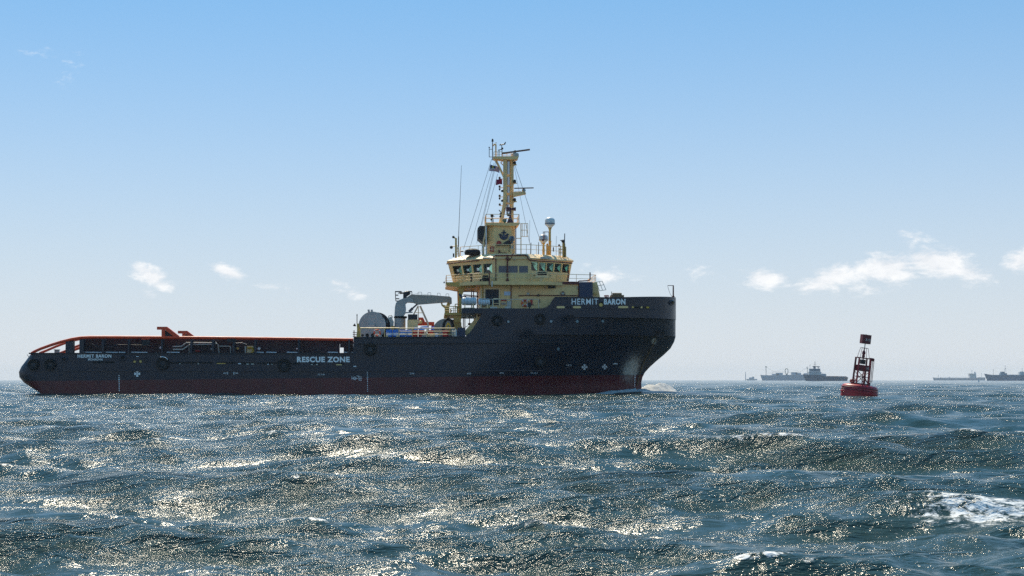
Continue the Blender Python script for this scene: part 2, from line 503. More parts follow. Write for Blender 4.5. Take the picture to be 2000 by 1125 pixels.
def sea_mat():
    m, t, p = new_mat('sea_water')
    pos = t.n('ShaderNodeNewGeometry').outputs['Position']
    # wind ripples, stretched along the crests
    r1 = t.noise(t.mapping(pos, (0.55, 1.0, 1.0), (0, 0, 0), (0, 0, R(-14))), 1.7, 5, 0.62, 0.7)
    r2 = t.noise(t.mapping(pos, (0.6, 1.0, 1.0), (7, 3, 0), (0, 0, R(18))), 6.0, 5, 0.62, 0.5)
    r3 = t.noise(t.mapping(pos, (0.7, 1.0, 1.0), (1, 9, 0), (0, 0, R(-30))), 24.0, 3, 0.6, 0.3)
    patch = t.noise(t.mapping(pos, (0.10, 0.16, 0.1)), 1.0, 3, 0.5)
    gust = t.maprange(patch, 0.36, 0.62, 0.35, 1.35)
    pz = t.n('ShaderNodeSeparateXYZ'); t.put(pz.inputs[0], pos)
    p2 = t.noise(t.mapping(pos, (0.35, 0.6, 0.4)), 1.0, 3, 0.6)
    gust = t.m('MULTIPLY', gust, t.m('MULTIPLY', t.maprange(pz.outputs[2], -.28, .36, .22, 1.35), t.maprange(p2, .36, .6, .45, 1.2)))
    h = t.m('ADD', t.m('MULTIPLY', r1, 0.38), t.m('ADD', t.m('MULTIPLY', r2, 0.085), t.m('MULTIPLY', r3, 0.006)))
    b = t.n('ShaderNodeBump'); b.inputs['Distance'].default_value = 1.0
    t.put(b.inputs['Strength'], gust)
    t.put(b.inputs['Height'], h)
    fa = t.n('ShaderNodeAttribute', attribute_name='foam').outputs['Fac']
    f1 = t.noise(t.mapping(pos, (0.9, 1.3, 1)), 5.5, 9, 0.72, 0.4)
    f2 = t.noise(t.mapping(pos, (0.8, 1.2, 1)), 24, 4, 0.7)
    ff = t.m('ADD', fa, t.m('ADD', t.m('MULTIPLY', t.m('SUBTRACT', f1, 0.5), 3.4), t.m('MULTIPLY', t.m('SUBTRACT', f2, 0.5), 0.9)))
    fm = t.m('MULTIPLY', t.maprange(ff, 0.62, 1.15, 0, 1, True), t.maprange(fa, 0.05, 0.3))
    c = t.mix(t.maprange(patch, 0.3, 0.7), (0.022, 0.050, 0.046), (0.040, 0.063, 0.049))
    t.put(p.inputs['Base Color'], t.mix(fm, c, (0.80, 0.82, 0.82)))
    t.put(p.inputs['Roughness'], t.m('ADD', t.m('MULTIPLY', fm, 0.6), 0.115))
    p.inputs['IOR'].default_value = 1.333
    t.put(p.inputs['Normal'], b.outputs[0])
    return m
sea, sea_co = build_sea()
sea.data.materials.append(sea_mat())

# ------------------------------------------------------------------ haze over the water
def build_haze():
    mb = MB(); mb.box(-7300, 7300, -7300, 7300, -1.6, 50)
    m = bpy.data.materials.new('sea_haze'); m.use_nodes = True
    nt = m.node_tree; nt.nodes.remove(nt.nodes['Principled BSDF'])
    v = nt.nodes.new('ShaderNodeVolumePrincipled')
    v.inputs['Color'].default_value = (0.80, 0.90, 1.0, 1)
    v.inputs['Density'].default_value = 0.6e-4
    v.inputs['Anisotropy'].default_value = 0.0
    nt.links.new(v.outputs[0], nt.nodes['Material Output'].inputs['Volume'])
    o = mb.build('haze', m); o['kind'] = 'stuff'
    return o
build_haze()

# ------------------------------------------------------------------ the big ship
ship = thing('supply_ship', 'large navy and cream offshore supply ship with red rails and a tall cream mast', 'ship', (SX, SY, 0), (0, 0, TH))

XMAX = L(1319, 600, 0).x
ZB = L(1319, 582, 0).z
stem_tab = sorted([(L(1319, 582, 0).z, 1319), (L(1319, 660, 0).z, 1319), (L(1314, 676, 0).z, 1313.5), (L(1300, 690, 0).z, 1300), (L(1287, 701, 0).z, 1286),
                   (L(1262, 723, 0).z, 1262), (L(1256, 733, 0).z, 1255), (L(1252, 745, 0).z, 1252), (-3.0, 1252), (20, 1319)])
aft_tab = sorted([(L(57, 690, -8).z, 57), (L(33, 722, -8).z, 33), (L(33, 734, -8).z, 33), (L(37, 743, -8).z, 37), (L(50, 752, -8).z, 50), (L(68, 763, -8).z, 68), (-3.0, 160), (20, 57)])
def interp(tab, z):
    for (z0, a), (z1, b) in zip(tab[:-1], tab[1:]):
        if z <= z1: return a + (b - a) * max(0, min(1, (z - z0) / (z1 - z0)))
    return tab[-1][1]
def x_stem(z): return L(interp(stem_tab, z), 600, 0).x
def x_aft(z): return L(interp(aft_tab, z), 720, -8).x
XAFT = x_aft(LZ(728))
Z_KN, Z_K2 = LZ(654, -8, 1150), LZ(621, -7, 1240)
shape_tab = [(-3.0, 30, 1.6, 1.0), (1.5, 27, 1.7, 1.0), (Z_KN - 0.02, 20, 2.0, 1.35), (Z_KN + 0.02, 17.5, 2.1, 1.55), (Z_K2 - .02, 15.5, 2.2, 1.75), (Z_K2 + .02, 13.0, 2.2, 2.0), (20, 12.0, 2.3, 2.1)]
def half_b(xn, z):
    for a, b in zip(shape_tab[:-1], shape_tab[1:]):
        if z <= b[0]:
            f = max(0, min(1, (z - a[0]) / (b[0] - a[0])))
            Ln, p, q = (a[k] + (b[k] - a[k]) * f for k in (1, 2, 3))
            break
    t = max(0.0, (xn - (XMAX - Ln)) / Ln)
    bb = 8.0 * max(0.0, 1 - min(1, t) ** p) ** (1 / q)
    ta = max(0.0, (XAFT + 1.6 - xn) / 1.6)
    bb -= 0.9 * ta ** 2
    if z < -1.0: bb *= 0.97
    return bb
top_tab = [(-99, LZ(690)), (LX(689), LZ(690)), (LX(690.5), LZ(660)), (LX(908), LZ(658)), (LX(917), LZ(650)), (LX(924), LZ(641)), (LX(931), LZ(630)), (LX(938), LZ(619)),
           (LX(941.5), LZ(611)), (LX(942), LZ(602)), (LX(1058), LZ(602)), (LX(1068), LZ(599)), (LX(1074), LZ(594)), (LX(1078), LZ(587)), (LX(1083), LZ(580.5)), (LX(1200), LZ(580, -7.5)), (XMAX, ZB), (99, ZB)]
def z_top(xn): return interp(top_tab, xn)
def hull_x(xn, z):
    w = max(0.0, min(1.0, (xn - 8.0) / (XMAX - 8.0))); w = w * w * (3 - 2 * w)
    wa = max(0.0, min(1.0, (XAFT + 6 - xn) / 6)); wa = wa * wa
    return xn + w * (x_stem(z) - XMAX) + wa * (x_aft(z) - XAFT)

xs = sorted(set([XAFT + d for d in (0, .15, .4, .8, 1.3, 2, 3, 4.5, 6)] + list(np.arange(XAFT + 8, XMAX - 26, 2.5)) + [a for a, _ in top_tab[1:-2]]
                + [XMAX - 30 * (1 - math.sin(u * math.pi / 2)) for u in np.linspace(0.02, 1, 44)]))
zs = [-3, -2, -1, -0.2, 0.4, 1.0, 1.5, 2.1, 2.7, 3.3, 4.0, 4.86, 5.6, 6.4, Z_KN - .02, Z_KN + .02, 7.9, Z_K2 - .02, Z_K2 + .02, 9.4, 10.0, 10.6, 11.2, 12.2]
def build_hull():
    mb = MB(); grid = {}
    for sgn in (-1, 1):
        for i, xn in enumerate(xs):
            for j, z in enumerate(zs):
                zz = min(z, z_top(xn))
                grid[sgn, i, j] = len(mb.v)
                mb.v.append((hull_x(xn, zz), sgn * half_b(xn, zz), zz))
    for sgn in (-1, 1):
        for i in range(len(xs) - 1):
            for j in range(len(zs) - 1):
                q = [grid[sgn, i, j], grid[sgn, i + 1, j], grid[sgn, i + 1, j + 1], grid[sgn, i, j + 1]]
                pts = [Vector(mb.v[k]) for k in q]
                if (pts[2] - pts[0]).cross(pts[3] - pts[1]).length < 1e-4: continue
                mb.f.append(tuple(q)); mb.mi.append(0)
    for j in range(len(zs) - 1):
        q = (grid[-1, 0, j], grid[-1, 0, j + 1], grid[1, 0, j + 1], grid[1, 0, j])
        if (Vector(mb.v[q[0]]) - Vector(mb.v[q[1]])).length > 1e-3: mb.f.append(q); mb.mi.append(0)
    return mb

def hull_mat():
    m, t, p = new_mat('hull_paint')
    o = t.n('ShaderNodeTexCoord').outputs['Object']
    s = t.n('ShaderNodeSeparateXYZ'); t.put(s.inputs[0], o)
    x, z = s.outputs[0], s.outputs[2]
    n1 = t.noise(o, 0.5, 6, 0.62)
    n2 = t.noise(t.mapping(o, (1.6, 1.6, 0.16)), 1.0, 5, 0.65)
    n3 = t.noise(o, 7.0, 4, 0.7)
    navy = t.mix(t.maprange(n1, .3, .7), (0.007, 0.010, 0.020), (0.017, 0.023, 0.041))
    navy = t.mix(t.maprange(n3, .5, .75, 0, .5), navy, (0.026, 0.034, 0.055))
    navy = t.mix(t.maprange(n2, .5, .8, 0, .5), navy, (0.030, 0.034, 0.044))
    navy = t.mix(t.maprange(t.noise(t.mapping(o, (1.3, 1.3, .3)), 1.7, 6, .7), .62, .78, 0, .75), navy, (0.075, 0.034, 0.020))
    # butt seams of the shell plating
    sx_ = t.m('ABSOLUTE', t.m('SUBTRACT', t.m('FRACT', t.m('DIVIDE', x, 6.2)), .5)); sz_ = t.m('ABSOLUTE', t.m('SUBTRACT', t.m('FRACT', t.m('DIVIDE', z, 1.9)), .5))
    seam = t.m('MAXIMUM', t.maprange(sx_, 0, .007, 1, 0), t.maprange(sz_, 0, .018, 1, 0))
    navy = t.mix(t.m('MULTIPLY', seam, t.maprange(n3, .35, .6, .1, .8)), navy, (0.034, 0.036, 0.042))
    red = t.mix(t.maprange(n1, .3, .7), (0.085, 0.012, 0.016), (0.15, 0.022, 0.026))
    red = t.mix(t.maprange(n2, .45, .75, 0, .6), red, (0.045, 0.014, 0.020))
    zb = t.m('ADD', t.m('MULTIPLY', x, 0.0105), 2.02)
    isred = t.maprange(t.m('SUBTRACT', z, zb), -0.02, 0.05, 1, 0)
    base = t.mix(isred, navy, red)
    # scraped paint round the forefoot where the anchor and its chain rub
    P = L(1236, 722, -3.5)
    dx = t.m('DIVIDE', t.m('SUBTRACT', t.m('SUBTRACT', x, P.x), t.m('MULTIPLY', t.m('SUBTRACT', z, P.z), 0.18)), 1.5)
    dz = t.m('DIVIDE', t.m('SUBTRACT', z, P.z), 2.1)
    d = t.m('SQRT', t.m('ADD', t.m('MULTIPLY', dx, dx), t.m('MULTIPLY', dz, dz)))
    Q = L(1278, 666, -3)
    ex = t.m('DIVIDE', t.m('SUBTRACT', x, Q.x), 0.5); ez = t.m('DIVIDE', t.m('SUBTRACT', z, Q.z), 0.5)
    e = t.m('SQRT', t.m('ADD', t.m('MULTIPLY', ex, ex), t.m('MULTIPLY', ez, ez)))
    sc = t.noise(t.mapping(o, (3.0, 3.0, 0.55), (0, 0, 0), (0, R(-14), 0)), 1.4, 7, 0.75)
    dd = t.m('MINIMUM', d, e)
    wear = t.maprange(t.m('SUBTRACT', t.m('ADD', t.m('MULTIPLY', sc, 2.6), -0.65), dd), -0.40, 0.55, 0, 1.0, True)
    wear = t.m('MULTIPLY', wear, t.maprange(dd, 0.6, 1.5, 1, 0))
    wear = t.m('MULTIPLY', wear, t.maprange(isred, 0, 1, 1, .45))
    base = t.mix(wear, base, (0.52, 0.48, 0.40))
    t.put(p.inputs['Base Color'], base)
    t.put(p.inputs['Roughness'], t.maprange(n1, .25, .75, .28, .42))
    p.inputs['Specular IOR Level'].default_value = .42
    b = t.n('ShaderNodeBump'); b.inputs['Strength'].default_value = .35; b.inputs['Distance'].default_value = .03
    # plating: slight hollows between the frames
    fr = t.m('SINE', t.m('MULTIPLY', x, 8.5))
    t.put(b.inputs['Height'], t.m('ADD', t.m('MULTIPLY', fr, .3), t.m('MULTIPLY', n1, 1.2)))
    t.put(p.inputs['Normal'], b.outputs[0])
    return m
hull_mb = build_hull()
hull = hull_mb.build('hull', hull_mat(), ship, True)
_bm = bmesh.new(); _bm.from_mesh(hull.data)
BVH = BVHTree.FromBMesh(_bm); _bm.free()
def hit_y(x, z):
    h = BVH.ray_cast(Vector((x, -30, z)), Vector((0, 1, 0)))
    return h[0].y if h[0] is not None else -8.0
def HP(px, py, off=0.0):
    """point on the starboard hull skin measured at (px, py)"""
    y = -8.0
    for _ in range(6):
        p = L(px, py, y); y = hit_y(p.x, p.z)
    return Vector((p.x, y - off, p.z))
def on_hull(mb, pts2d, fs, off=0.015):
    """lay a flat shape given in pixels onto the hull skin"""
    vs = [HP(a, b, off) for a, b in pts2d]
    return mb.add(vs, fs)
def hull_text(name, s, x0, x1, y0, y1, bold=0.03, mat=LETTER, parent=None):
    v, f = text_mesh(s, bold)
    mb = MB(); on_hull(mb, [(x0 + (x1 - x0) * a, y1 + (y0 - y1) * b) for a, b in v], f, .02)
    return mb.build(name, mat, parent or hull)
hull_text('name_lettering', 'HERMIT', 1116.5, 1168.5, 583.2, 594.8, .008)
hull_text('name_lettering', 'BARON', 1179.5, 1221.5, 583.6, 595, .045)
hull_text('name_lettering', 'HERMIT', 151.5, 184, 691.6, 698.8, .03)
hull_text('name_lettering', 'BARON', 187.5, 217.5, 691.6, 698.8, .03)
hull_text('port_lettering', 'MONROVIA', 172, 201, 700, 704.2, .02)
hull_text('rescue_lettering', 'RESCUE ZONE', 580, 683, 696.6, 707.6, .045)
for (a, b, s, w) in ((436, 727.5, '400', 8), (457, 727.5, '300', 8), (621, 730, 'FR.1048', 13), (800, 728, '200', 9), (886 + 26, 728, '500', 8), (976, 727, '600', 8), (1037, 727, 'FR.1056', 13), (1105, 712, 'THRUST', 12)):
    hull_text('frame_mark', s, a, a + w, b, b + 3, 0.0)
for a in (444.5, 456): hull_text('frame_mark', 'I', a, a + .8, 725.5, 731.5, 0.0)

def cross_mark(px, py, r):
    mb = MB()
    for k in range(4):
        t = math.pi / 2 * k; pts = [(px, py)]
        for u in (-.42, -.3, -.12, .12, .3, .42):
            rr = r * (1.0 if abs(u) < .35 else .82)
            pts.append((px + rr * math.sin(t + u * 1.25), py - rr * math.cos(t + u * 1.25)))
        on_hull(mb, pts, [(0, i, i + 1) for i in range(1, 6)])
    mb.build('thruster_mark', LETTER, hull)
cross_mark(268, 730, 6); cross_mark(1141.5, 717, 5.5); cross_mark(1181, 716.5, 5)
def draft_scale(pts, n, h, w):
    for i in range(n):
        mb = MB(); f = i / (n - 1); x = pts[0][0] + (pts[1][0] - pts[0][0]) * f; y = pts[0][1] + (pts[1][1] - pts[0][1]) * f
        ww = w * (1.9 if i == n // 2 - 2 else 1)
        on_hull(mb, [(x - ww, y - h), (x + ww, y - h), (x + ww, y + h), (x - ww, y + h)], [(0, 1, 2, 3)])
        mb.build('draught_mark', LETTER, hull)
draft_scale(((232.5, 733.5), (233, 763)), 9, .95, .85)
draft_scale(((717.5, 727), (718, 764)), 11, .85, .7)
draft_scale(((1240.5, 734), (1239.5, 754)), 7, .8, .7)
# load line ring with its ladder of lines
mb = MB()
ring = [(693 + 3.2 * math.cos(i / 16 * 6.2832), 739 + 3.2 * math.sin(i / 16 * 6.2832)) for i in range(16)] + [(693 + 2.3 * math.cos(i / 16 * 6.2832), 739 + 2.3 * math.sin(i / 16 * 6.2832)) for i in range(16)]
on_hull(mb, ring, [(i, (i + 1) % 16, 16 + (i + 1) % 16, 16 + i) for i in range(16)])
for (a, b, c, d) in ((687, 738.6, 699, 739.4), (700.5, 734, 701.3, 743), (696, 734, 701, 734.8), (701, 736, 706.5, 736.8), (701, 739, 707, 739.8), (701, 742, 707, 742.8), (687, 735, 687.9, 741)):
    on_hull(mb, [(a, b), (c, b), (c, d), (a, d)], [(0, 1, 2, 3)])
mb.build('load_line_mark', LETTER, hull)
mb = MB(); on_hull(mb, [(1197, 710.5), (1200, 710), (1202, 708.5), (1204, 710), (1207, 710.5), (1207, 711.5), (1197, 711.5)], [(0, 1, 2, 3, 4, 5, 6)]); mb.build('bulb_mark', LETTER, hull)

def hull_strip(name, pts, h, d, mat):
    """a rubbing strake that follows the hull skin"""
    mb = MB(); a = []
    for (px, py) in pts:
        p = HP(px, py); a.append(p)
    vs, fs = [], []
    for p in a:
        vs += [(p.x, p.y + .05, p.z + h / 2), (p.x, p.y - d, p.z + h / 2), (p.x, p.y - d, p.z - h / 2), (p.x, p.y + .05, p.z - h / 2)]
    for i in range(len(a) - 1):
        for k in range(4):
            fs.append((4 * i + k, 4 * i + 4 + k, 4 * i + 4 + (k + 1) % 4, 4 * i + (k + 1) % 4))
    fs += [(0, 1, 2, 3), tuple(4 * (len(a) - 1) + k for k in (3, 2, 1, 0))]
    mb.add(vs, fs)
    return mb.build(name, mat, hull)
lin = lambda x0, x1, y0, y1, n=24: [(x0 + (x1 - x0) * i / n, y0 + (y1 - y0) * i / n) for i in range(n + 1)]
hull_strip('rubbing_strake', lin(62, 700, 723.5, 724.5), .12, .12, NAVY)
hull_strip('rubbing_strake', lin(700, 1110, 671.8, 669), .10, .14, DKNAVY)
hull_strip('rubbing_strake', lin(690, 1060, 724.3, 724), .10, .10, NAVY)
hull_strip('deck_edge_bar', lin(60, 689, 690.4, 690.6), .16, .07, DKNAVY)
hull_strip('deck_edge_bar', lin(692, 906, 660, 658.6), .20, .07, DKNAVY)
hull_strip('bulwark_edge_bar', [(1084, 581)] + lin(1100, 1316, 580.8, 582.8), .14, .06, NAVY)
hull_strip('weld_seam', lin(1082, 1312, 601.5, 605), .05, .02, DKNAVY)

def hull_hole(name, px, py, w, h, mat, n=14, rim=None, d=.02):
    mb = MB(); pts = [(px, py)]
    for i in range(n):
        t = 2 * math.pi * i / n
        k = 1.0
        if w / h > 1.6 or h / w > 1.6:
            k = 1
            cx, cy = math.cos(t), math.sin(t)
            cx = math.copysign(abs(cx) ** .45, cx); cy = math.copysign(abs(cy) ** .45, cy)
        else: cx, cy = math.cos(t), math.sin(t)
        pts.append((px + cx * w / 2, py + cy * h / 2))
    on_hull(mb, pts, [(0, i + 1, (i + 1) % n + 1) for i in range(n)], d)
    o = mb.build(name, mat, hull)
    if rim:
        mr = MB(); c = HP(px, py)
        q = [HP(px + (w / 2 + .4) * math.cos(2 * math.pi * i / n), py + (h / 2 + .4) * math.sin(2 * math.pi * i / n), .03) for i in range(n + 1)]
        for a, b in zip(q[:-1], q[1:]): mr.cyl(a, b, rim, rim, 5, False)
        mr.build('porthole_rim' if 'port' in name else 'hole_rim', NAVY, hull)
    return o
for (a, b, r) in ((993, 628, 6), (1076.5, 627.5, 6.5), (1127.5, 627.5, 6.5), (1177.5, 627, 6.5), (1090.5, 681, 6.5)):
    hull_hole('porthole', a, b, r, r, PORTGLASS, rim=.05)
for (a, b, r) in ((126, 702, 9), (240, 699.5, 10)): hull_hole('mooring_hole', a, b, r, r * .85, BLACK, rim=.12)
hull_hole('mooring_hole', 1173.5, 594.5, 9.5, 9.5, BLACK, rim=.07)
mb = MB(); p = HP(1173.5, 595.5); mb.lathe([(.2, -.14), (.24, -.05), (.16, .0)], (p.x, p.y, p.z), 'Y', 14); mb.build('hawse_lamp', LAMPGLASS, hull)
# freeing ports: dark slots along the working deck, plates coloured as sunlit deck in some
SL = [(180, 207 - 0, 707.5), (206, 224, 707.8), (332, 418, 708.5), (421, 461, 708.8), (463, 499, 709.2), (502, 546, 709.5), (566, 585, 710), (604, 625, 710.8), (652, 672, 711.2)]
for (a, b, y) in SL: hull_hole('freeing_port', (a + b) / 2, y, b - a, 3.6, BLACK, 20)
for (a, b, y, m_) in ((423, 441, 710, OCHRE), (465, 471, 710.3, WHITE), (481, 486, 711, PALEGREY), (490, 496, 711, PALEGREY), (522, 525, 711.5, WHITE), (530, 532.5, 711.5, PALEGREY),
                     (607, 611, 712, PALEGREY), (617, 621, 712, PALEGREY), (656, 668, 712.3, CREAM), (690, 696, 715.5, WHITE), (350, 353, 710.5, PALEGREY), (386, 389, 710.5, PALEGREY)):
    hull_hole('sunlit_deck_plate', (a + b) / 2, y, b - a, 2.0, m_, 12, d=.03)
for (a, b, w, h, m_) in ((263, 706.5, 5, 4.4, LAMPGLASS), (274.5, 706, 5, 5, LAMPGLASS), (268.5, 696.5, 5, 1.4, WHITE), (285, 703, 4, 8, NAVY)):
    hull_hole('mooring_recess', a, b, w + 2.5, h + 2.5, BLACK, 12, d=.02)
    hull_hole('roller_guide', a, b, w, h, m_, 12, d=.05)
for (a, b, w, m_) in ((1095, 600, 16, CREAM), (1127, 600, 16, CREAM), (1217, 599.8, 20, CREAM), (1246, 600.2, 26, BLACK), (1262, 600.5, 14, BLACK)):
    hull_hole('bulwark_slot', a, b, w, 4.2, m_, 16, d=.03)
for (a, b, w, m_) in ((1108, 600, 3, BLACK), (1114, 600, 3, BLACK), (1236, 600, 5, OCHRE), (1253, 600.3, 4.5, CREAM), (1265, 600.4, 6, YELLOW)):
    hull_hole('bulwark_roller', a, b, w, 4.0, m_, 10, d=.06)
hull_hole('bow_fairlead', 1311.5, 591.5, 8, 7, BLACK, 14, rim=.12)
mb = MB()
p = HP(1311.5, 591.5); mb.cyl(p + Vector((-.15, -.02, -.1)), p + Vector((-.15, -.02, .18)), .09, None, 8); mb.cyl(p + Vector((.2, -.02, -.2)), p + Vector((.2, -.02, .2)), .08, None, 8); mb.build('fairlead_roller', TAN, hull)
# anchor pocket, anchor and chain
hull_hole('anchor_pocket', 1289, 651, 18, 11, BLACK, 18, d=.03)
mb = MB()
p = HP(1287, 652, .12)
mb.bar(p + Vector((-.1, 0, -.3)), p + Vector((.25, .02, .45)), .16, .16); mb.bar(p + Vector((-.5, 0, -.05)), p + Vector((.35, 0, -.42)), .2, .16)
mb.cyl(p + Vector((-.5, 0, -.05)), p + Vector((-.42, 0, .25)), .12, .02, 6); mb.cyl(p + Vector((.35, 0, -.42)), p + Vector((.48, 0, -.1)), .12, .02, 6)
mb.build('anchor', BLACKMETAL, hull)
mb = MB()
ch = [HP(a, b, .05) for a, b in ((1280, 663), (1275, 674), (1269, 686), (1262, 699), (1256, 711), (1252, 722), (1249, 734), (1246, 745), (1244.5, 753))]
for a, b in zip(ch[:-1], ch[1:]):
    n = 5
    for k in range(n):
        u, v = a.lerp(b, k / n), a.lerp(b, (k + .9) / n)
        mb.bar(u, v, .16 if k % 2 else .09, .09 if k % 2 else .16, (0, 1, 0))
mb.build('anchor_chain', TAN, hull)

# ------------------------------------------------------------------ decks inside the hull
def deck(name, x0, x1, z, mat, inset=.06):
    xx = [x for x in xs if x0 < x < x1]
    xx = [x0] + xx + [x1]
    a = [(hull_x(x, z), -half_b(x, z) + inset) for x in xx]; b = [(p[0], -p[1]) for p in reversed(a)]
    mb = MB(); mb.plate(a + b, z - .12, z)
    return mb.build(name, mat, ship)
Z_AFT, Z_MID, Z_FC = 3.4, LZ(660) - .05, LZ(602.6)
deck('aft_deck', XAFT + .1, LX(691), Z_AFT, DECKGREY)
deck('winch_deck', LX(691), LX(940), Z_MID, DECKGREY)
deck('forecastle_deck', LX(942), XMAX - .4, Z_FC, DECKGREY, .1)
mb = MB(); mb.box(LX(691.5), LX(691.5) + .15, -7.9, 7.9, Z_AFT, Z_MID - .15); mb.build('deck_break_bulkhead', DKNAVY, ship)
mb = MB(); mb.box(LX(941.5), LX(941.5) + .15, -7.85, 7.85, Z_MID, LZ(611.5)); mb.build('forecastle_bulkhead', CREAM, ship)
# forecastle deck overhanging the winch deck
mb = MB(); mb.box(LX(902), LX(942.4), -7.93, 7.93, LZ(612), LZ(601.6)); mb.build('overhang_slab', NAVY, ship)

# ------------------------------------------------------------------ working deck aft
def mirror(mb):
    m = MB(); m.v = [(x, -y, z) for x, y, z in mb.v]; m.f = [tuple(reversed(f)) for f in mb.f]; m.mi = list(mb.mi)
    return m
YR = -7.5
rail_path = [(61, 690.5), (66, 687.3), (80, 681), (100, 673.8), (120, 667.5), (140, 662.5), (158, 659.5), (176, 658.7), (205, 658.6), (300, 659), (420, 660.0), (560, 661.6), (690, 663.5)]
def rail_mb(path, yl, w, h):
    mb = MB(); vs = []
    for (a, b) in path:
        p = L(a, b, yl); vs += [(p.x, p.y + w / 2 * math.copysign(abs(math.cos(t)) ** .7, math.cos(t)), p.z + h / 2 * math.copysign(abs(math.sin(t)) ** .7, math.sin(t))) for t in [2 * math.pi * (k + .5) / 14 for k in range(14)]]
    fs = []; m = 14
    for i in range(len(path) - 1):
        for k in range(m): fs.append((m * i + k, m * i + m + k, m * i + m + (k + 1) % m, m * i + (k + 1) % m))
    n = m * (len(path) - 1)
    fs += [tuple(reversed(range(m))), tuple(range(n, n + m))]
    return mb.add(vs, fs)
rm = rail_mb(rail_path, YR, .55, .34)
near_rail = rm.build('cargo_rail', RED, ship, True); far_rail = mirror(rm).build('cargo_rail', RED, ship, True)
im = rail_mb([(77, 690), (92, 684.2), (110, 676.5), (126, 670.5), (140, 665.5), (160, 661.5)], -4.2, .4, .3)
im.build('stern_rail', RED, ship); mirror(im).build('stern_rail', RED, ship)
for (a, w) in ((136, 15), (160.5, 10), (202, 5.5), (252, 4), (317, 4), (374, 4.5), (416.5, 5), (457, 4.5), (499, 4.5), (584, 4), (682, 4)):
    mb = MB(); p, q = L(a - w / 2, 690, YR), L(a + w / 2, 661, YR)
    zt = q.z if a > 150 else L(a, 665, YR).z
    mb.box(p.x, q.x, YR + .29, YR + .75, Z_AFT, zt)
    mb.box(p.x + .02, q.x - .02, YR - .30, YR + .29, p.z - .4, zt - .12)
    mb.build('stanchion', NAVY, near_rail); mirror(mb).build('stanchion', NAVY, far_rail)
# inner crash barrier: plated, two clear openings
YB = -6.0
edges = [166, 203, 252, 288, 317, 345, 374, 416, 457, 499, 541, 584, 616]
def panel(a, b, yl, top=663.5, bot=None, name='barrier_panel', mat=None):
    mb = MB(); p, q = L(a, top, yl), L(b, top, yl)
    mb.box(p.x + .02, q.x - .02, yl, yl + .12, Z_AFT, p.z)
    mb.box(p.x + .02, q.x - .02, yl - .06, yl, L(a, 672.6, yl).z, L(a, 671.4, yl).z)
    for k in range(1, 3):
        x = p.x + (q.x - p.x) * k / 3; mb.box(x - .05, x + .05, yl - .09, yl, Z_AFT, p.z)
    return mb
barrier = MB(); p, q = L(166, 663, YB), L(690, 665.5, YB)
barrier.bar((p.x, YB, p.z), (q.x, YB, q.z), .22, .2)
br = barrier.build('crash_barrier', PURPLEWALL, ship)
for a, b in list(zip(edges[:-1], edges[1:])) + [(625.5, 664), (671, 690)]:
    panel(a, b, YB).build('barrier_panel', PURPLEWALL, br)
for a, b in ((616, 625.5), (664, 671)):
    mb = MB(); mb.box(L(a, 700, YB).x, L(b, 700, YB).x, YB, YB + .12, L(a, 679, YB).z, L(a, 664, YB).z); mb.build('barrier_panel', PURPLEWALL, br)
bf = mirror(barrier).build('crash_barrier', PURPLEWALL, ship)
xa = LX(166, YB)
while xa < LX(612, YB):
    mb = MB(); mb.box(xa + .02, xa + 2.9, -YB, -YB + .12, Z_AFT, L(400, 664, YB).z); mb.build('barrier_panel', PURPLEWALL, bf); xa += 2.95
mb = MB()
for (a, b) in ((163, 199), (206, 230), (232, 245), (256, 288), (326, 351), (500, 515), (520, 540), (560, 581), (640, 660), (672, 679), (685, 690)):
    p, q = L(a, 688, -7.2), L(b, 688.4, -7.2); mb.cyl(p, q, .055, None, 6)
mb.build('deck_edge_pipe', WHITE, ship)  # white pieces carry the sunlight on the lower deck-edge rail
for (a, b, r) in ((313.5, 679, .13), (413, 681.5, .09), (506, 681, .17), (464.5, 680.5, .15), (580, 681, .1)):  # white discs stand in for daylight through small holes in the barrier
    mb = MB(); p = L(a, b, YB - .1); mb.lathe([(r, -.06), (r, .04)], p, 'Y', 12); mb.build('hole_light_disc', LAMPGLASS if a == 464.5 else WHITE, ship)
def pipe(name, pts, yl, r, mat, parent=ship, n=7):
    mb = MB(); mb.tube([L(a, b, yl) for a, b in pts], r, n)
    return mb.build(name, mat, parent, True)
pipe('deck_pipe', [(337, 676.8), (354, 676.6), (364, 669.5), (372, 669.5)], -6.6, .07, PALEGREY)
pipe('deck_pipe', [(338, 682.6), (357, 682.4), (370, 673.5), (373, 673.5)], -6.6, .08, PALEGREY)
pipe('deck_pipe', [(375, 669.5), (413, 669.8), (420, 668), (426, 674), (427.5, 689)], -6.5, .075, PALEGREY)
pipe('deck_pipe', [(375, 672.8), (415, 673), (425, 671)], -6.6, .06, PALEGREY)
pipe('deck_pipe', [(428, 676.3), (449, 676.3), (450.5, 678), (450.5, 690)], -6.6, .06, PALEGREY)
pipe('deck_pipe', [(455.5, 672), (455.5, 690)], -6.6, .07, GREY)
pipe('deck_pipe', [(460, 670.5), (472, 669.5), (482, 673)], -6.6, .05, PALEGREY)
pipe('deck_pipe', [(369.5, 676), (369.5, 690)], -6.55, .05, PALEGREY)
pipe('slack_hose', [(178, 670.5), (188, 676), (200, 678.5), (214, 677), (232, 673.3), (262, 673.6), (300, 675)], -6.7, .035, STEELWIRE)
pipe('gooseneck_vent', [(483, 679.5), (490, 679), (494, 681), (495, 686), (491, 690)], -6.5, .11, YELLOW)
mb = MB(); p, q = L(482, 690, -6.3), L(495, 675.5, -6.3); mb.box(p.x, q.x, -6.3, -6.15, p.z, q.z); mb.build('pump_casing', CREAM2, ship)
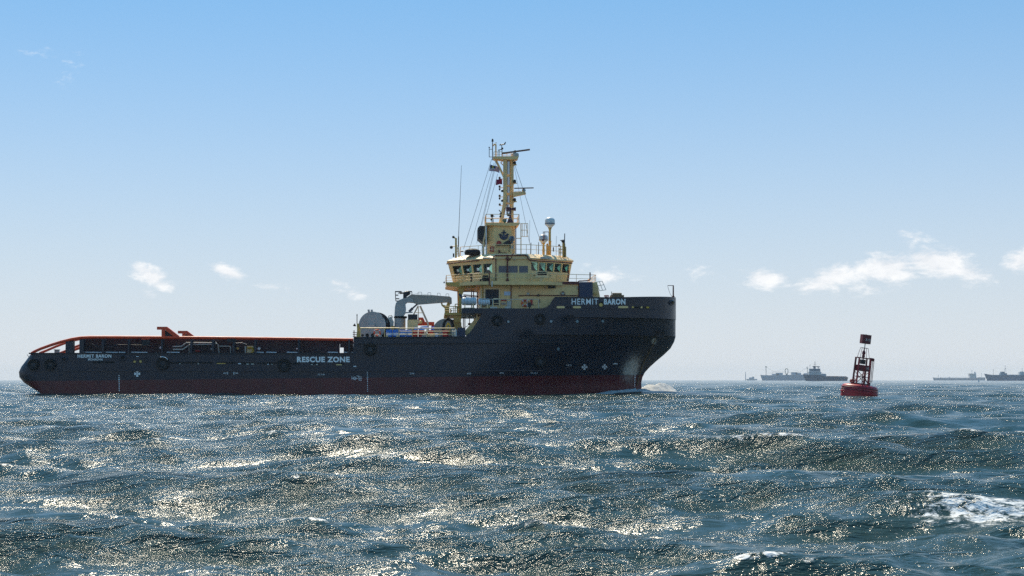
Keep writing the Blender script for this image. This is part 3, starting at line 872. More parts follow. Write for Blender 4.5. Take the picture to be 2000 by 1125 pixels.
mb = MB(); p, q = L(478, 690, -6.45), L(480.5, 676, -6.45); mb.box(p.x, q.x, -6.5, -6.3, p.z, q.z); mb.build('pump_post', PALEGREY, ship)
mb = MB(); p, q = L(381, 686.4, -6.4), L(391, 684.2, -6.4); mb.box(p.x, q.x, -6.45, -6.3, p.z, q.z); mb.build('hose_rack', DRUMRED, ship)
for (a, b, c, d, m_) in ((278, 662.5, 292, 674, DKNAVY), (444, 661.5, 460, 668.5, DKNAVY), (277.5, 658.2, 292, 664, RED), (102, 683.5, 110, 690, GREY)):
    mb = MB(); p, q = L(a, d, YR), L(c, b, YR); mb.box(p.x, q.x, YR - .34 if m_ is not GREY else -6.5, YR + .2 if m_ is not GREY else -5.9, p.z, q.z)
    if m_ is GREY: mb.box(p.x - .07, q.x + .07, -6.55, -5.85, q.z, q.z + .08)
    mb.build('rail_locker' if m_ is not GREY else 'stern_bollard', m_, ship)
# red guide horns near the stern, one each side
def horn():
    mb = MB(); y0, y1 = -7.7, -7.25
    mb.prism(PXZ([(307, 638.2), (326, 638.2), (327, 644.2), (307, 643.8)], -7.5), y0, y1)
    mb.prism(PXZ([(316, 644.3), (322.5, 644.3), (322.5, 658.6), (316, 658.6)], -7.5), y0, y1)
    mb.prism(PXZ([(322.8, 644.4), (327.2, 644.4), (326.6, 638.4), (353, 658.4), (341, 658.4)], -7.5), y0 + .01, y1 - .01)
    return mb
h = horn(); hn = h.build('guide_horn', RED, ship); hf = mirror(h).build('guide_horn', RED, ship)
hm = MB(); hm.prism(PXZ([(322.6, 645.5), (324.5, 645.5), (341, 658.2), (322.6, 658.2)], -7.5), -7.5, -7.42); hm.build('web_plate', DKNAVY, hn); mirror(hm).build('web_plate', DKNAVY, hf)

# ------------------------------------------------------------------ winch deck
YW = -4.8
reel = bpy.data.objects.new('winch_reel', None); col.objects.link(reel); reel.parent = ship
c0 = L(726.5, 636, YW); reel.location = c0; reel.rotation_euler = (0, 0, R(-15))
mb = MB(); mb.lathe([(.05, -.22), (.28, -.2), (.32, -.06), (.62, -.05), (.66, 0.0), (1.62, .02), (1.66, .06), (1.66, .14), (.6, .16)], (0, 0, 0), 'Y', 48); mb.build('flange', GREY, reel, True)
mb = MB(); mb.lathe([(1.35, .15), (1.35, 1.9)], (0, 0, 0), 'Y', 36); mb.build('drum', BLACKMETAL, reel, True)
mb = MB(); mb.lathe([(.4, 1.9), (1.64, 1.9), (1.64, 2.05), (.4, 2.06)], (0, 0, 0), 'Y', 48); mb.build('flange', BLACKMETAL, reel, True)
mb = MB()
zb = Z_MID - c0.z
mb.prism([(-1.55, zb), (1.45, zb), (1.1, zb + .75), (.75, -.45), (.4, .1), (-.4, .1), (-.75, -.45), (-1.2, zb + .7)], -.48, -.3)
mb.prism([(-1.55, zb), (1.45, zb), (.4, .1), (-.4, .1)], 2.2, 2.4)
mb.build('winch_stand', GREY, reel)
for (a, r) in ((-.42, .22), (.25, .22), (-1.0, .15)):
    mb = MB(); mb.lathe([(r, -.5), (r, -.482)], (a, 0, zb + .42), 'Y', 16); mb.build('lightening_hole', BLACK, reel)
for (t, l) in ((104, .28), (92, .22), (38, .3)):
    mb = MB(); u = Vector((math.cos(R(t)), 0, math.sin(R(t)))); mb.bar(u * 1.6 + Vector((0, .1, 0)), u * (1.66 + l) + Vector((0, .1, 0)), .2, .2, (0, 1, 0)); mb.build('lug', GREY if t > 90 else BLACKMETAL, reel)
# second reel, half hidden behind the rescue boat
reel2 = bpy.data.objects.new('storage_reel', None); col.objects.link(reel2); reel2.parent = ship
c1 = L(869, 650, -3.6); reel2.location = c1; reel2.rotation_euler = (0, 0, R(-24))
mb = MB(); mb.lathe([(.3, -.1), (1.62, 0), (1.68, .05), (1.68, .16), (1.3, .2), (1.3, 1.5), (1.66, 1.52), (1.66, 1.66), (.3, 1.7)], (0, 0, 0), 'Y', 44); mb.build('reel_body', WARMGREY, reel2, True)
mb = MB(); mb.prism([(-1.3, Z_MID - c1.z), (1.3, Z_MID - c1.z), (.3, .1), (-.3, .1)], -.35, -.2); mb.build('reel_stand', GREY, reel2)
for (a, b) in ((757.5, 618), (763, 616)):
    pass
mb = MB(); mb.prism(PXZ([(755, 660), (766, 660), (769, 628), (764, 618), (757, 622), (752, 640)], -3.2), -3.3, -2.2); mb.build('winch_gearbox', PALEGREY, ship)
mb = MB(); mb.torus(L(762.5, 619.5, -3.2), .22, .05, 'Y', 16, 6); mb.build('lifting_eye', GREY, ship)
mb = MB(); mb.box(LX(764, -3), LX(770, -3), -3.4, -2.4, Z_MID, LZ(637, -3)); mb.build('gear_cover', OCHRE, ship)

# post and small mast at the break of the deck
mb = MB(); p = L(699.5, 660, -7.4); mb.prism(PXZ([(696, 660), (703, 660), (703.5, 645), (701, 632), (697, 632), (697.5, 645)], -7.4), -7.6, -7.2); mb.build('corner_post', OCHRE, ship)
mb = MB(); mb.cyl(L(697.3, 632, -7.4), L(697.3, 615.5, -7.4), .045, None, 6); mb.cyl(L(697.3, 616, -7.4), L(697.3, 613, -7.4), .09, .01, 6); mb.cyl(L(691, 634, -7.4), L(695, 637, -7.4), .2, .05, 8); mb.build('deck_light_mast', DKNAVY, ship)
mb = MB(); mb.cyl(L(691.5, 661, -7.4), L(691.5, 645, -7.4), .05, None, 6)
for y in (649, 653, 657): mb.cyl(L(689, y, -7.4), L(697, y + 1, -7.4), .04, None, 5)
mb.build('red_ladder', PIPERED, ship)

# winch deck guard rail
def px_rail(name, xs_, y_top, y_bot, yl, mat, bars=3, r=.03, parent=ship):
    mb = MB(); pb = [L(a, y_bot, yl) for a in xs_]; h = L(xs_[0], y_top, yl).z - pb[0].z
    for p in pb: mb.cyl(p, p + Vector((0, 0, h)), r, None, 6)
    for a, b in zip(pb[:-1], pb[1:]):
        for k in range(bars):
            z = h * (1 - k / bars); mb.cyl(a + Vector((0, 0, z)), b + Vector((0, 0, z)), r * (1.15 if k == 0 else .8), None, 6)
    return mb.build(name, mat, parent)
px_rail('guard_rail', [704, 751, 779], 640.6, 659.5, -7.75, CREAM, 1, .055)
px_rail('guard_rail', [779, 805, 833, 859, 889], 641, 659, -7.75, CREAM2, 3, .045)
mb = MB(); mb.box(LX(753.5), LX(757.5), -7.86, -7.7, LZ(659), LZ(655)); mb.box(LX(774), LX(777.5), -7.86, -7.7, LZ(659), LZ(655)); mb.build('rail_foot', CREAM2, ship)

# deck crane
crane = bpy.data.objects.new('deck_crane', None); col.objects.link(crane); crane.parent = ship; crane.location = (0, 0, 0)
YC = -3.0
pc = L(781, 660, YC)
mb = MB(); mb.lathe([(.62, 0), (.62, .05), (.78, .06), (.66, .2), (.66, LZ(622, YC) - Z_MID)], (pc.x, YC, Z_MID), 'Z', 28); mb.build('pedestal', GREY, crane, True)
mb = MB(); mb.lathe([(.72, 0), (.78, .04), (.78, LZ(618, YC) - LZ(622, YC) - .04), (.7, LZ(618, YC) - LZ(622, YC))], (pc.x + .06, YC, LZ(622, YC) + .003), 'Z', 28); mb.build('slewing_ring', BLACK, crane, True)
mb = MB(); mb.prism(PXZ([(770.5, 617.6), (788, 617.6), (792, 612), (793, 604), (792, 594), (796, 590.5), (808, 590.5), (806, 584), (797, 582), (788, 583), (779, 587), (773.5, 592), (771.5, 600)], YC), YC - .62, YC + .62); mb.build('crane_column', GREY, crane)
mb = MB(); mb.prism(PXZ([(786, 590.3), (796, 580), (803, 575.6), (848, 577.4), (878, 579.4), (882, 582), (882.5, 593), (879, 594.5), (876.5, 590.6), (862, 591.5), (816, 595), (807, 591.5)], YC), YC - .42, YC + .42); mb.build('boom', WARMGREY, crane)
mb = MB()
for (a, b, w) in ((820, 575.6, 3.6), (838.5, 576.5, 3), (857, 577.6, 2.8), (873.8, 578.8, 2.8)):
    mb.tube([L(a - w, b + 1.5, YC), L(a - w, b - 4, YC), L(a - w + .8, b - 5, YC), L(a + w - .8, b - 5, YC), L(a + w, b - 4, YC), L(a + w, b + 1.5, YC)], .022, 5)
mb.build('boom_handrail', STEELWIRE, crane)
mb = MB()
for p_, q_ in (((772, 569.5), (773, 588)), ((772, 569.5), (784, 569.5)), ((772.5, 576.5), (778, 576.5)), ((772.6, 583.5), (780, 583.5)), ((773, 588), (782, 588)), ((798, 569.5), (804.5, 569.5)), ((804.5, 569.5), (804.5, 576)), ((778, 573), (785, 570))):
    for dy in (-.6, .6): mb.cyl(L(*p_, YC) + Vector((0, dy, 0)), L(*q_, YC) + Vector((0, dy, 0)), .035, None, 5)
mb.build('operator_platform', BLACKMETAL, crane)
mb = MB(); mb.ball(L(793, 574, YC), .33, 12, 8); mb.ball(L(797, 572.5, YC), .28, 12, 8); mb.box(LX(787, YC), LX(794, YC), YC - .3, YC + .3, LZ(584, YC), LZ(574, YC)); mb.cyl(L(781, 573, YC), L(790, 572, YC), .1, None, 8); mb.build('hoist_motor', BLACKMETAL, crane, True)
mb = MB(); mb.cyl(L(799, 609, YC), L(806, 602, YC), .16, None, 10); mb.cyl(L(806, 602, YC), L(815, 594, YC), .1, None, 10); mb.build('luffing_ram', paint('ram_violet_grey', (.09, .075, .11), .4), crane, True)
mb = MB(); mb.bar(L(787, 611, YC), L(806, 610, YC), .7, .12); mb.build('ram_bracket', GREY, crane)
mb = MB(); mb.tube([L(804, 575.5, YC), L(815, 573.5, YC), L(878, 580, YC)], .02, 4); mb.build('hoist_wire', STEELWIRE, crane)
mb = MB(); mb.bar(L(817, 597, -1.5), L(808, 614, -1.5), .16, .16); mb.bar(L(820.5, 597.5, -1.5), L(836, 632, -1.5), .22, .22); mb.bar(L(817, 597, -1.5), L(817, 632, -1.5), .1, .1); mb.cyl(L(812, 610.5, -1.5), L(824, 610.8, -1.5), .05, None, 6); mb.bar(L(836, 632, -1.5), L(836, 650, -1.5), .22, .22); mb.build('lattice_support', PALEGREY, ship)
mb = MB(); mb.prism(PXZ([(870, 640), (878, 640), (876.5, 604), (879, 596), (880, 581), (876, 580.5), (874, 590), (871.5, 597), (865, 595.5), (863.5, 590.5), (860.5, 590.5), (862.5, 597), (869.5, 603)], YC), YC - .25, YC + .25); mb.build('boom_rest', OCHRE, ship)
mb = MB(); mb.box(LX(795.5, -4.5), LX(816, -4.5), -5.2, -3.9, Z_MID, LZ(625, -4.5)); mb.build('control_cabinet', CREAM, ship)
mb = MB(); mb.box(LX(796.5, -4.5), LX(815, -4.5), -5.15, -3.95, LZ(625, -4.5), LZ(614.5, -4.5)); mb.build('cabinet_hood', BLACKMETAL, ship)
mb = MB(); mb.box(LX(816, 3), LX(848, 3), 2.6, 3.2, LZ(636, 3), LZ(629, 3)); mb.box(LX(817, 3), LX(826, 3), 2.5, 3.3, LZ(632, 3), LZ(620.5, 3)); mb.bar(L(824, 621, 3), L(828, 629, 3), .5, .3); mb.bar(L(820, 640, 3), L(820, 650, 3), .3, .3); mb.bar(L(845, 636, 3), L(845, 652, 3), .3, .3); mb.build('red_winch_frame', RED, ship)
mb = MB(); mb.ball(L(821.5, 629, 2.3), .25, 10, 6); mb.build('winch_motor', CREAM, ship, True)

# ------------------------------------------------------------------ forecastle side: platform, pillars
mb = MB(); mb.prism(PXZ([(868, 611.5), (902, 611), (902, 616.8), (868, 616)], -4.2), -5.2, 5.2); mb.build('boat_platform', OCHRE, ship)
mb = MB(); mb.prism(PXZ([(884, 616.8), (901, 617), (900, 630), (888, 630)], -4.2), -5.0, -3.4); mb.prism(PXZ([(886, 630), (901, 630), (901, 661), (888, 661)], -4.2), -4.8, -3.6); mb.build('platform_bracket', OCHRE, ship)
px_rail('platform_rail', [869, 877, 886, 894, 901], 598.5, 611.3, -5.1, OCHRE, 3, .035)
mb = MB()
for (a, b, c, d) in ((889, 594, 889, 611), (889, 594, 897, 594), (880, 603, 880, 611), (893, 600, 893, 611), (889, 600, 897, 600)): mb.cyl(L(a, b, -4.9), L(c, d, -4.9), .05, None, 6)
mb.ball(L(881, 607, -4.9), .12, 8, 6)
mb.build('davit_gear', OCHRE, ship)
pl = MB(); pl.prism(PXZ([(895.5, 561.5), (909, 561.5), (904, 572), (901.5, 582), (901.5, 612), (896.5, 612), (896, 580)], -4.2), -4.6, -3.8)
pl.build('bridge_pillar', OCHRE, ship); mirror(pl).build('bridge_pillar', OCHRE, ship)
mb = MB(); mb.bar(L(897, 574, -4.7), L(903, 582, -4.7), .28, .2); mb.bar(L(901, 579.5, -4.7), L(911, 579.5, -4.7), .1, .1); mb.build('pillar_lamp', NAVYBLUE, ship)
mb = MB()
for a in (921, 925, 932): mb.cyl(L(a, 566 + (a - 921) * .5, 3), L(a, 603, 3), .06, None, 5)
for y in (571, 578.5, 580.5): mb.cyl(L(905, y - 3, 3), L(936, y, 3), .05, None, 5)
mb.build('far_stairway_rail', PIPERED, ship)
mb = MB()
for (a, b, c, d) in ((905, 612, 905, 655), (908, 612, 908, 650), (903, 650, 918, 646)): mb.cyl(L(a, b, 5), L(c, d, 5), .06, None, 5)
mb.box(LX(914, 4), LX(921, 4), 3.8, 4.2, LZ(635, 4), LZ(631, 4)); mb.cyl(L(917, 618, 4), L(917, 632, 4), .05, None, 5); mb.bar(L(905, 641, 4), L(914, 636, 4), .06, .06)
mb.build('far_rail_gear', PIPERED, ship)
mb = MB()
mb.cyl(L(931.5, 612, -7.2), L(931.5, 637, -7.2), .06, None, 6)
mb.build('overhang_post', CREAM2, ship)
mb = MB(); mb.bar(L(910, 655.5, -6.6), L(938, 622, -6.6), .9, .14, (0, 1, 0)); mb.build('side_ramp_plate', CREAM, ship)
mb = MB(); mb.box(LX(925, -6), LX(931, -6), -6.2, -5.6, LZ(634, -6), LZ(622, -6)); mb.build('valve_box', CREAM, ship)
mb = MB(); mb.prism(PXZ([(891, 660), (909, 659.5), (908, 641), (894, 640)], -6.8), -7.2, -5.6); mb.build('deck_locker', NAVYBLUE, ship)

# ------------------------------------------------------------------ deckhouse
YH = -6.0
ZD0, ZD1 = Z_FC, LZ(556, YH)
xA, xB = LX(938, YH), LX(1131, YH)
mb = MB(); mb.box(xA, xB, YH, -YH, ZD0, ZD1); dh = mb.build('deckhouse', CREAM, ship)
def wallrect(name, a, b, c, d, mat, parent, yl=YH, t=.06, back=.02):
    p, q = L(a, d, yl), L(c, b, yl); mb = MB(); mb.box(p.x, q.x, yl - t, yl + back, p.z, q.z)
    return mb.build(name, mat, parent)
dr = wallrect('deckhouse_door', 948, 565.5, 974, 595.5, LOUVRE, dh)
for i in range(1, 5):
    x = 948 + 26 * i / 5; p, q = L(x - .25, 595, YH), L(x + .25, 566, YH); m_ = MB(); m_.box(p.x, q.x, YH - .085, YH - .058, p.z, q.z); m_.build('door_rib', DKNAVY, dr)
mb = MB()
for (a, b, c, d) in ((945, 562.5, 977, 565.3), (945, 565.3, 947.8, 599), (974.3, 565.3, 977, 599), (939, 562.5, 941, 600)):
    p, q = L(a, d, YH), L(c, b, YH); mb.box(p.x, q.x, YH - .12, YH + .01, p.z, q.z)
mb.build('door_frame', CREAM2, dh)
wallrect('notice_board', 984.5, 569.5, 997, 577, BLUEBAND, dh)
wallrect('name_plate', 979, 585.3, 989.5, 588, DRUMRED, dh)
wallrect('junction_box', 979, 591, 988, 595, WARMGREY, dh, t=.12)
wallrect('grey_box', 990, 588, 999, 600, PALEGREY, dh, t=.10)
wallrect('fire_box', 1036, 585, 1040, 594.5, DRUMRED, dh, t=.12)
wallrect('vent_louvre', 1070.5, 556.8, 1077, 563.5, BLACKMETAL, dh, t=.2)
wallrect('vent_louvre', 1078.5, 557.3, 1084.5, 562.8, BLACKMETAL, dh, t=.2)
wallrect('pipe_elbow', 1053.5, 584, 1054.6, 591.5, BLACKMETAL, dh, t=.1)
for (a, b) in ((1031.3, 574.5), (1099.2, 573.8)):
    p = L(a, b, YH); m_ = MB(); m_.torus((p.x, YH - .05, p.z), .22, .055, 'Y', 20, 6); o_ = m_.build('porthole_frame', CREAM2 if a < 1050 else PIPERED, dh, True)
    m_ = MB(); m_.lathe([(.2, -.03), (.2, .02)], (p.x, YH - .02, p.z), 'Y', 16); m_.build('porthole_glass', PORTGLASS, o_)
    m_ = MB(); m_.torus((p.x, YH - .10, p.z + .14), .2, .03, 'Y', 16, 5); m_.build('eyebrow', CREAM2, o_)
pipe('wall_pipe', [(1013.5, 579.5), (1013.5, 577.2), (1052, 576.8), (1129.5, 577.2), (1129.5, 580)], YH - .12, .05, PIPERED, dh)
pipe('wall_pipe', [(998.2, 556), (998.2, 601)], YH - .1, .06, PIPERED, dh)
pipe('wall_pipe', [(1130.5, 553), (1130.5, 580)], YH - .1, .07, PIPERED, dh)
mb = MB(); mb.tube([L(1051.5, 574.5, YH - .2), L(1051.5, 579, YH - .2)], .1, 8); mb.build('pipe_valve', BLACKMETAL, dh)
for a in (1014, 1064, 1127): wallrect('wall_cleat', a, 559, a + 1.6, 564, WARMGREY, dh, t=.1)
pipe('wall_pipe', [(942.5, 557), (942.5, 600)], YH - .14, .05, OCHRE, dh)
# floodlight in front of the wall
mb = MB(); p = L(1034, 598, -7.4); mb.box(p.x - .2, p.x + .22, -7.6, -7.2, p.z - .1, p.z + .42); mb.cyl((p.x, -7.4, Z_FC), (p.x, -7.4, p.z), .06, None, 6); mb.box(p.x - .02, p.x + .5, -7.55, -7.25, p.z + .1, p.z + .2); mb.build('deck_floodlight', BLACKMETAL, ship)
px_rail('forecastle_rail', [940, 962, 998, 1030, 1052], 584.5, 602, -7.7, PALEGREY, 1, .03)
px_rail('forecastle_rail', [963.5, 975], 583.5, 602, -7.5, CREAM2, 2, .05)
mb = MB(); mb.box(LX(957, -7.4), LX(971, -7.4), -7.6, -7.0, Z_FC, LZ(599, -7.4)); mb.box(LX(986, -7.4), LX(997, -7.4), -7.6, -7.0, Z_FC, LZ(598.5, -7.4)); mb.build('deck_chock', PALEGREY, ship)
# blue casing and sloping front of the house
mb = MB(); mb.box(LX(1132, -6.3), LX(1158, -6.3), -6.3, -3.5, Z_FC, LZ(550, -6.3)); mb.build('vent_casing', NAVYBLUE, ship)
mb = MB(); mb.prism(PXZ([(1131.5, 556.2), (1166, 550.5), (1172, 580), (1173, 603), (1131.5, 603)], -5.2), -5.2, 5.2); mb.build('house_front', CREAM, ship)
mb = MB(); mb.lathe([(.16, -.14), (.2, -.02), (.1, .0)], L(1162.5, 573.5, -5.2), 'Y', 12); mb.build('front_lamp', LAMPGLASS, ship, True)

# ------------------------------------------------------------------ bridge deck
mb = MB()
mb.plate([(LX(934, -7.4), -7.4), (LX(1074, -7.4), -7.4), (LX(1074, -7.4) + .9, -6.4), (LX(1160, -5.0), -5.0), (LX(1160, -5.0), 5.0), (LX(1074, -7.4) + .9, 6.4), (LX(1074, -7.4), 7.4), (LX(934, -7.4), 7.4), (LX(872, -2), 3.2), (LX(872, -2), -3.2)], LZ(555.8, -7.4), LZ(549.3, -7.4))
bd = mb.build('bridge_deck', CREAM, ship)
mb = MB(); mb.prism(PXZ([(871, 552.2), (934, 551.0), (934, 556), (928, 562), (903, 562.5), (893, 561), (871, 557)], -4), -4.9, -4.7); m2 = mirror(mb); mb.v += m2.v; n0 = len(m2.v); mb.f += [tuple(i + n0 for i in f) for f in m2.f]; mb.mi += m2.mi
mb.prism(PXZ([(872, 556.5), (932, 556.5), (927, 560.5), (903, 560.5), (893, 559.5)], -4), -4.65, 4.65)
mb.build('wing_girder', OCHRE, bd)
pipe('deck_edge_pipe', [(1075, 553), (1078, 551.6), (1112, 551.0), (1129, 551.2), (1131, 549), (1150, 548), (1152.5, 546), (1152.5, 532)], -6.1, .075, PIPERED, bd)
pipe('deck_drain', [(961, 549), (961, 560)], -7.5, .05, WHITE, bd)
mb = MB(); mb.bar(L(1078, 553.6, -6.15), L(1130, 553.6, -6.15), .1, .22); mb.build('deck_edge_fascia', PIPERED, bd)
mb = MB(); zr = LZ(549.3, -7.4)
hh = LZ(533.3, -7.4) - zr
rail(mb, [(LX(941, -7.3), -7.3, zr), (LX(1072, -7.3), -7.3, zr), (LX(1074, -7.3) + .9, -6.3, zr), (LX(1164, -4.9), -4.9, zr)], hh, 2, 2.2, .03)
rail(mb, [(LX(1164, -4.9), -4.9, zr), (LX(1164, -4.9), 4.9, zr)], hh, 3, 1.6, .03)
rail(mb, [(LX(941, -7.3), -7.3, zr), (LX(889, -4.5), -4.6, zr), (LX(871.5, -4), -3.2, zr), (LX(871.5, -4), 3.2, zr)], hh, 3, 1.5, .035)
mb.build('bridge_guard_rail', CREAM2, ship)
mb = MB(); mb.cyl(L(920.3, 533, -5.4), L(920.3, 556, -5.4), .12, None, 8); mb.build('rolled_net', BLACKMETAL, ship)
for a in (955.7,): pipe('rail_pipe', [(a, 532), (a, 557)], -7.45, .075, PIPERED, ship)
pipe('wing_ladder', [(925, 556), (925, 540), (927.5, 534.5), (938, 533.5)], -6.0, .07, CREAM2, ship)
mb = MB(); mb.prism(PXZ([(937, 549.5), (957, 549.5), (956, 545), (953, 538), (944, 537.5), (941, 543), (937, 546)], -7.0), -7.1, -6.2); mb.build('covered_rescue_gear', BLACK, ship)
mb = MB(); mb.box(LX(870, -4), LX(872, -4), -4.2, -4, LZ(553.5, -4), LZ(551, -4)); mb.cyl(L(867.5, 553, -4.1), L(867.5, 549.5, -4.1), .13, .02, 8); mb.build('stern_light', BLACKMETAL, ship)
# lighted display box on the bridge deck rail
mb = MB(); mb.box(LX(1046.5, -7.2), LX(1069, -7.2), -7.25, -6.7, LZ(541, -7.2), LZ(529.5, -7.2)); mb.prism(PXZ([(1048, 541.1), (1068, 541.1), (1059, 545), (1059, 549.2), (1054.5, 549.2), (1054.5, 545)], -7.2), -7.15, -6.8); fl = mb.build('flood_lamp_housing', CREAM2, ship)
mb = MB(); mb.box(LX(1050, -7.3), LX(1068, -7.3), -7.3, -7.27, LZ(536.5, -7.3), LZ(530.6, -7.3)); mb.build('lamp_face', BLACK, fl)
for a in (1043, 1073.5): pipe('lamp_hook', [(a - 1.5, 538.5), (a - .5, 537), (a + 1.2, 537), (a + 1.5, 539.5)], -7.2, .035, BLACKMETAL, fl)

# ------------------------------------------------------------------ wheelhouse
ZW0, ZW1 = LZ(549.3, -6.3), LZ(505, -6.3)
zt_mid = LZ(499, -6.3)
pA, pB = LX(967, -6.3), LX(1034, -6.3)
pC, pE = LX(1110, -2.0), LX(886, -.9)
plan_b = [(pE, -.9), (pA, -6.3), (pB, -6.3), (pC, -2.0), (pC, 2.0), (pB, 6.3), (pA, 6.3), (pE, .9)]
oC, oE = LX(1118, -2.2), LX(874.5, -1.1)
plan_t = [(oE, -1.1), (pA, -6.3), (pB, -6.3), (oC, -2.2), (oC, 2.2), (pB, 6.3), (pA, 6.3), (oE, 1.1)]
wh = bpy.data.objects.new('wheelhouse', None); col.objects.link(wh); wh.parent = ship
specs = {0: (4, .36, .80, .05, .05, .10), 1: (3, .385, .69, .16, .05, .0), 2: (5, .49, .87, .03, .04, .10), 3: (3, .45, .84, .06, .08, .1),
         4: (5, .49, .87, .03, .03, .10), 5: (3, .385, .69, .16, .05, 0), 6: (4, .36, .80, .05, .05, .10), 7: (2, .4, .8, .08, .08, 0)}
def face_pt(i, u, w, z1=ZW1):
    j = (i + 1) % 8
    b = Vector((*plan_b[i], ZW0)).lerp(Vector((*plan_b[j], ZW0)), u); t_ = Vector((*plan_t[i], z1)).lerp(Vector((*plan_t[j], z1)), u)
    return b.lerp(t_, w)
wall = MB()
def slab(mb, i, u0, u1, w0, w1, t=.10, off=0.0):
    q = [face_pt(i, u0, w0), face_pt(i, u1, w0), face_pt(i, u1, w1), face_pt(i, u0, w1)]
    n = (q[1] - q[0]).cross(q[3] - q[0]).normalized()
    cen = sum(q, Vector()) / 4
    if n.x * (cen.x - (pA + pB) / 2) * .2 + n.y * cen.y < 0: n = -n
    vs = [p + n * off for p in q] + [p + n * (off - t) for p in q]
    mb.add(vs, [(0, 1, 2, 3), (7, 6, 5, 4), (0, 4, 5, 1), (1, 5, 6, 2), (2, 6, 7, 3), (3, 7, 4, 0)])
panes = []
for i, (n, w0, w1, m0, m1, gap) in specs.items():
    slab(wall, i, 0, 1, 0, w0); slab(wall, i, 0, 1, w1, 1)
    a, b = m0, 1 - m1
    if i in (0, 2, 4, 6):
        pass
    ww = (b - a) / n; g = .16 * ww
    ed = []
    for k in range(n):
        u0, u1 = a + k * ww + g / 2, a + (k + 1) * ww - g / 2
        if i in (1, 5):
            u0, u1 = [(.085, .255), (.30, .69), (.745, 1.0 - .02)][k] if False else [(.10, .36), (.375, .66), (.70, .96)][k]
        ed.append((u0, u1)); panes.append((i, u0, u1, w0, w1))
    prev = 0.0
    for (u0, u1) in ed:
        slab(wall, i, prev, u0, w0, w1); prev = u1
    slab(wall, i, prev, 1, w0, w1)
wall.build('wheelhouse_wall', CREAM, wh)
for (i, u0, u1, w0, w1) in panes:
    mb = MB(); slab(mb, i, u0, u1, w0, w1, .02, -.05)
    mb.build('window', DARKGLASS if i in (1, 5) else GLASS, wh)
mb = MB(); mb.box(pA + .4, pB + .4, -1.2, 1.2, ZW0, ZW0 + 1.0); mb.box(pA + 1.4, pB - 1, -2.4, 2.4, ZW0, ZW0 + .9); mb.build('bridge_console', BLACKMETAL, wh)
mb = MB(); mb.plate([(p[0] * .985 + (pA + pB) / 2 * .015, p[1] * .97) for p in plan_b], ZW0, ZW0 + .05); mb.build('wheelhouse_floor', DECKGREY, wh)
# hipped roof: eave, bright sloping band, flat top; raised over the middle bay
eave = [(oE - .12, -1.25), (pA - .05, -6.5), (pB + .05, -6.5), (oC + .15, -2.35), (oC + .15, 2.35), (pB + .05, 6.5), (pA - .05, 6.5), (oE - .12, 1.25)]
top = [(oE + 1.5, -.8), (pA - .05 + .25, -4.6), (pB - .25, -4.6), (oC - .7, -1.6), (oC - .7, 1.6), (pB - .25, 4.6), (pA + .2, 4.6), (oE + 1.5, .8)]
ZR1 = ZW1 + .72
mb = MB(); mb.plate(eave, ZW1, ZW1 + .12)
n = 8
vs = [(x, y, ZW1 + .12) for x, y in eave] + [(x, y, ZR1) for x, y in top]
mb.add(vs, [(i, (i + 1) % n, n + (i + 1) % n, n + i) for i in range(n)] + [tuple(n + i for i in range(n))])
rf = mb.build('wheelhouse_roof', CREAM2, wh)
mb = MB(); mb.box(pA + .02, pB - .02, -6.42, 6.42, ZW1 - .02, zt_mid); mb.build('roof_bay', CREAM, wh)
for (a, b, c, d) in ((943, 503.5, 965, 508.5), (1055, 502.5, 1074, 508)):
    mb = MB(); p, q = L(a, d, -5.6), L(c, b, -5.2)
    mb.box(p.x, q.x, -5.9, -5.0, ZW1 + .05, q.z); mb.build('roof_locker', PALEGREY, wh)
pipe('roof_pipe', [(872, 515.5), (900, 512), (930, 509.3), (961, 507)], -4.5, .07, PIPERED, wh)
pipe('roof_pipe', [(961, 507), (964, 505), (965, 500.5), (968, 499), (1026, 498.2), (1030, 500), (1031.5, 505), (1034, 508), (1050, 509.5), (1085, 511.4), (1118, 514)], -6.55, .075, PIPERED, wh)
pipe('bay_pipe', [(991, 499), (991, 549)], -6.45, .085, PIPERED, wh)
mb = MB()
for y in (505, 532, 547.5): p = L(991, y, -6.5); mb.cyl(p - Vector((0, 0, .13)), p + Vector((0, 0, .13)), .16, None, 10)
p = L(986.5, 505, -6.5); mb.cyl(p, L(995, 505, -6.5), .07, None, 6); mb.build('pipe_flange', PIPERED, wh)
pipe('bay_pipe', [(992, 508), (996, 507), (999, 503), (1000, 497), (1003, 495)], -6.5, .05, PIPERED, wh)
pipe('corner_pipe', [(968.5, 503), (968.5, 548)], -6.45, .06, PIPERED, wh)
for (a, b) in ((1005, 507),): 
    mb = MB(); mb.box(LX(a - 1.5, -6.4), LX(a + 1.5, -6.4), -6.6, -6.3, LZ(b + 1, -6.4), LZ(b - 1, -6.4)); mb.build('wall_lamp', WARMGREY, wh)
mb = MB(); mb.bar(L(1110, 515, -2.3), L(1109.5, 549, -2.2), .16, .16); mb.build('corner_post', PIPERED, wh)

